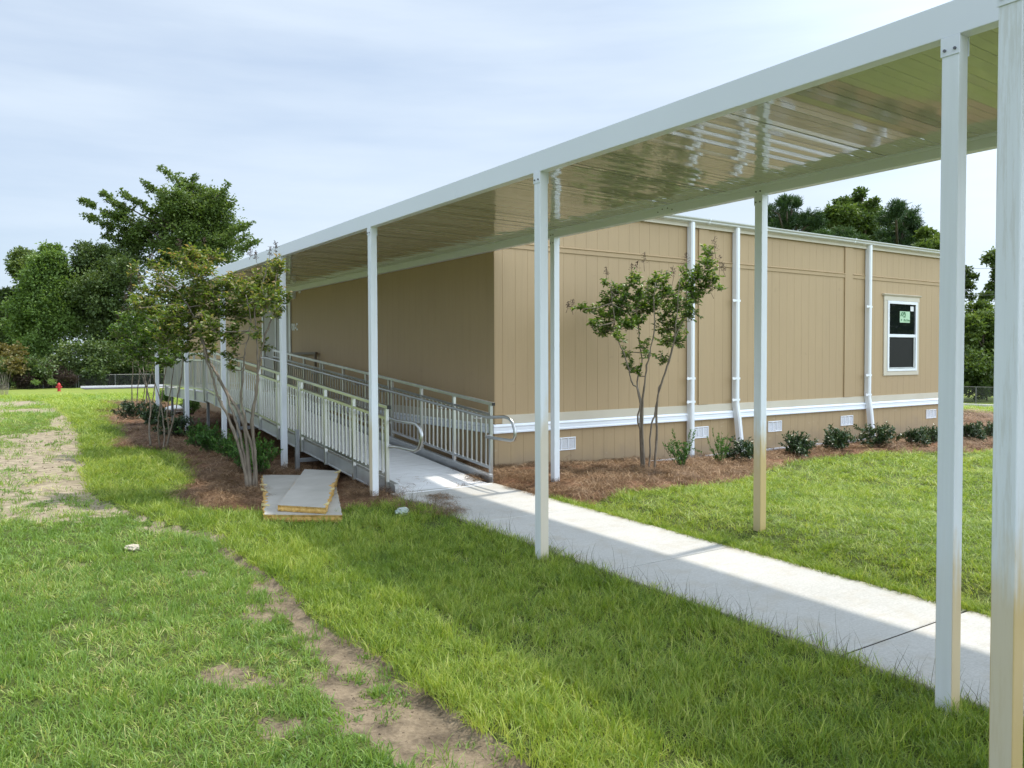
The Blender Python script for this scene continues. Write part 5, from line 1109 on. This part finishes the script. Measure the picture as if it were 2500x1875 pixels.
for px, lab in ((2, 'bare thin sapling stems at the left photo edge'), (13, 'bare thin sapling beside the left edge stems')):
    a = at_depth(px, 944, 60); zz = float(terrain(np.array(a[0]), np.array(a[1]))); rt = empty('bare_sapling', (a[0], a[1], zz)); tag(rt, lab, 'sapling')
    m = MB()
    for k in range(4): m.tube([(a[0]+.05*k, a[1], zz-.05), (a[0]+.10*k-.1, a[1]+.1*k, zz+.9), (a[0]+.22*k-.3, a[1]+.1, zz+1.7)], [.022, .016, .007], 5)
    m.build('stem', M['bark'], rt)
for (pa_, pb_), lab in ((((2290, 655), (2480, 652)), 'upper thin overhead cable in the right gap'), (((2290, 722), (2480, 716)), 'lower thin overhead cable in the right gap')):
    a, b = at_depth(*pa_, 55), at_depth(*pb_, 58); d = b-a
    tag(MB().tube([tuple(a-d*.3*0), tuple((a+b)/2-np.array([0, 0, .06])), tuple(b+d*3)], .012, 5).build('overhead_cable', M['cable']), lab, 'cable')

# ---------------------------------------------------------------- sky, sun, camera
sun_to = Vector((.40, .03, 1.0)).normalized()
elev = math.asin(sun_to.z); azim = math.atan2(sun_to.x, sun_to.y)
w = bpy.data.worlds.new('World'); bpy.context.scene.world = w; w.use_nodes = True; nt = w.node_tree; bg = nt.nodes['Background']
sky = N(nt, 'ShaderNodeTexSky'); sky.sky_type = 'NISHITA'; sky.sun_disc = False; sky.sun_elevation = elev; sky.sun_rotation = azim; sky.air_density = 1.0; sky.dust_density = 1.6; sky.ozone_density = 1.0
tc = N(nt, 'ShaderNodeTexCoord')
def wn(scale, sc3, det=6, rough=.55, rot=(0, 0, .5)):
    mp = N(nt, 'ShaderNodeMapping'); mp.inputs['Scale'].default_value = sc3; mp.inputs['Rotation'].default_value = rot
    nt.links.new(tc.outputs['Generated'], mp.inputs['Vector']); n = N(nt, 'ShaderNodeTexNoise'); n.inputs['Scale'].default_value = scale; n.inputs['Detail'].default_value = det; n.inputs['Roughness'].default_value = rough
    nt.links.new(mp.outputs[0], n.inputs['Vector']); return n.outputs['Fac']
big = wn(1.6, (1, 1, 4.5), 5, .5); fine = wn(3.2, (1.2, 1, 9), 6, .55, (.06, .04, .9))
dx = N(nt, 'ShaderNodeVectorMath', operation='DOT_PRODUCT'); nt.links.new(tc.outputs['Generated'], dx.inputs[0]); dx.inputs[1].default_value = (.80, -.58, .25)
cl = ramp(nt, math_(nt, 'ADD', math_(nt, 'MULTIPLY_ADD', dx.outputs['Value'], .16, math_(nt, 'MULTIPLY', big, .62)), math_(nt, 'MULTIPLY', fine, .36)), [(.30, .56), (.50, .75), (.68, .90)])
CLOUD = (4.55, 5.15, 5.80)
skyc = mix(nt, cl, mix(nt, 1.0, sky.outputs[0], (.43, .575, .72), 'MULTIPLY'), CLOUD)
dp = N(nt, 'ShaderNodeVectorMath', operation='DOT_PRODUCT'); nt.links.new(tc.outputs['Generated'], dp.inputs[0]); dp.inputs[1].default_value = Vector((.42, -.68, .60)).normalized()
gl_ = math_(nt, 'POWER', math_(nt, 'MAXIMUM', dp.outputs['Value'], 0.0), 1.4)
added_glow = math_(nt, 'MULTIPLY_ADD', gl_, 2.2, 1.0)  # sky brightened behind and above the camera, added to light the tan wall
vm = N(nt, 'ShaderNodeVectorMath', operation='SCALE'); nt.links.new(skyc, vm.inputs[0]); nt.links.new(added_glow, vm.inputs['Scale'])
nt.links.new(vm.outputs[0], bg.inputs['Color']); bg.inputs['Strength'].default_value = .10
sl = bpy.data.lights.new('sun', 'SUN'); sl.energy = 2.2; sl.angle = math.radians(1.8); sl.color = (1.0, .94, .83)
so = bpy.data.objects.new('sun', sl); C.objects.link(so); so.rotation_euler = (-sun_to).to_track_quat('-Z', 'Y').to_euler(); so.location = (10, 0, 20)
cam = bpy.data.cameras.new('camera'); co = bpy.data.objects.new('camera', cam); C.objects.link(co)
cam.sensor_width = 36; cam.sensor_fit = 'HORIZONTAL'; cam.lens = 36*F_PX/2500; cam.shift_y = SHY/2500; cam.clip_start = .05; cam.clip_end = 2000
mw = Matrix.Identity(4)
for k in range(3): mw[k][0] = Rv[k]; mw[k][1] = Uv[k]; mw[k][2] = -Fv[k]; mw[k][3] = O[k]
co.matrix_world = mw
sc = bpy.context.scene; sc.camera = co
sc.view_settings.view_transform = 'Standard'; sc.view_settings.look = 'None'; sc.view_settings.exposure = 0.92; sc.view_settings.gamma = 1.0
sc.cycles.max_bounces = 8; sc.cycles.transparent_max_bounces = 8; sc.cycles.use_denoising = True
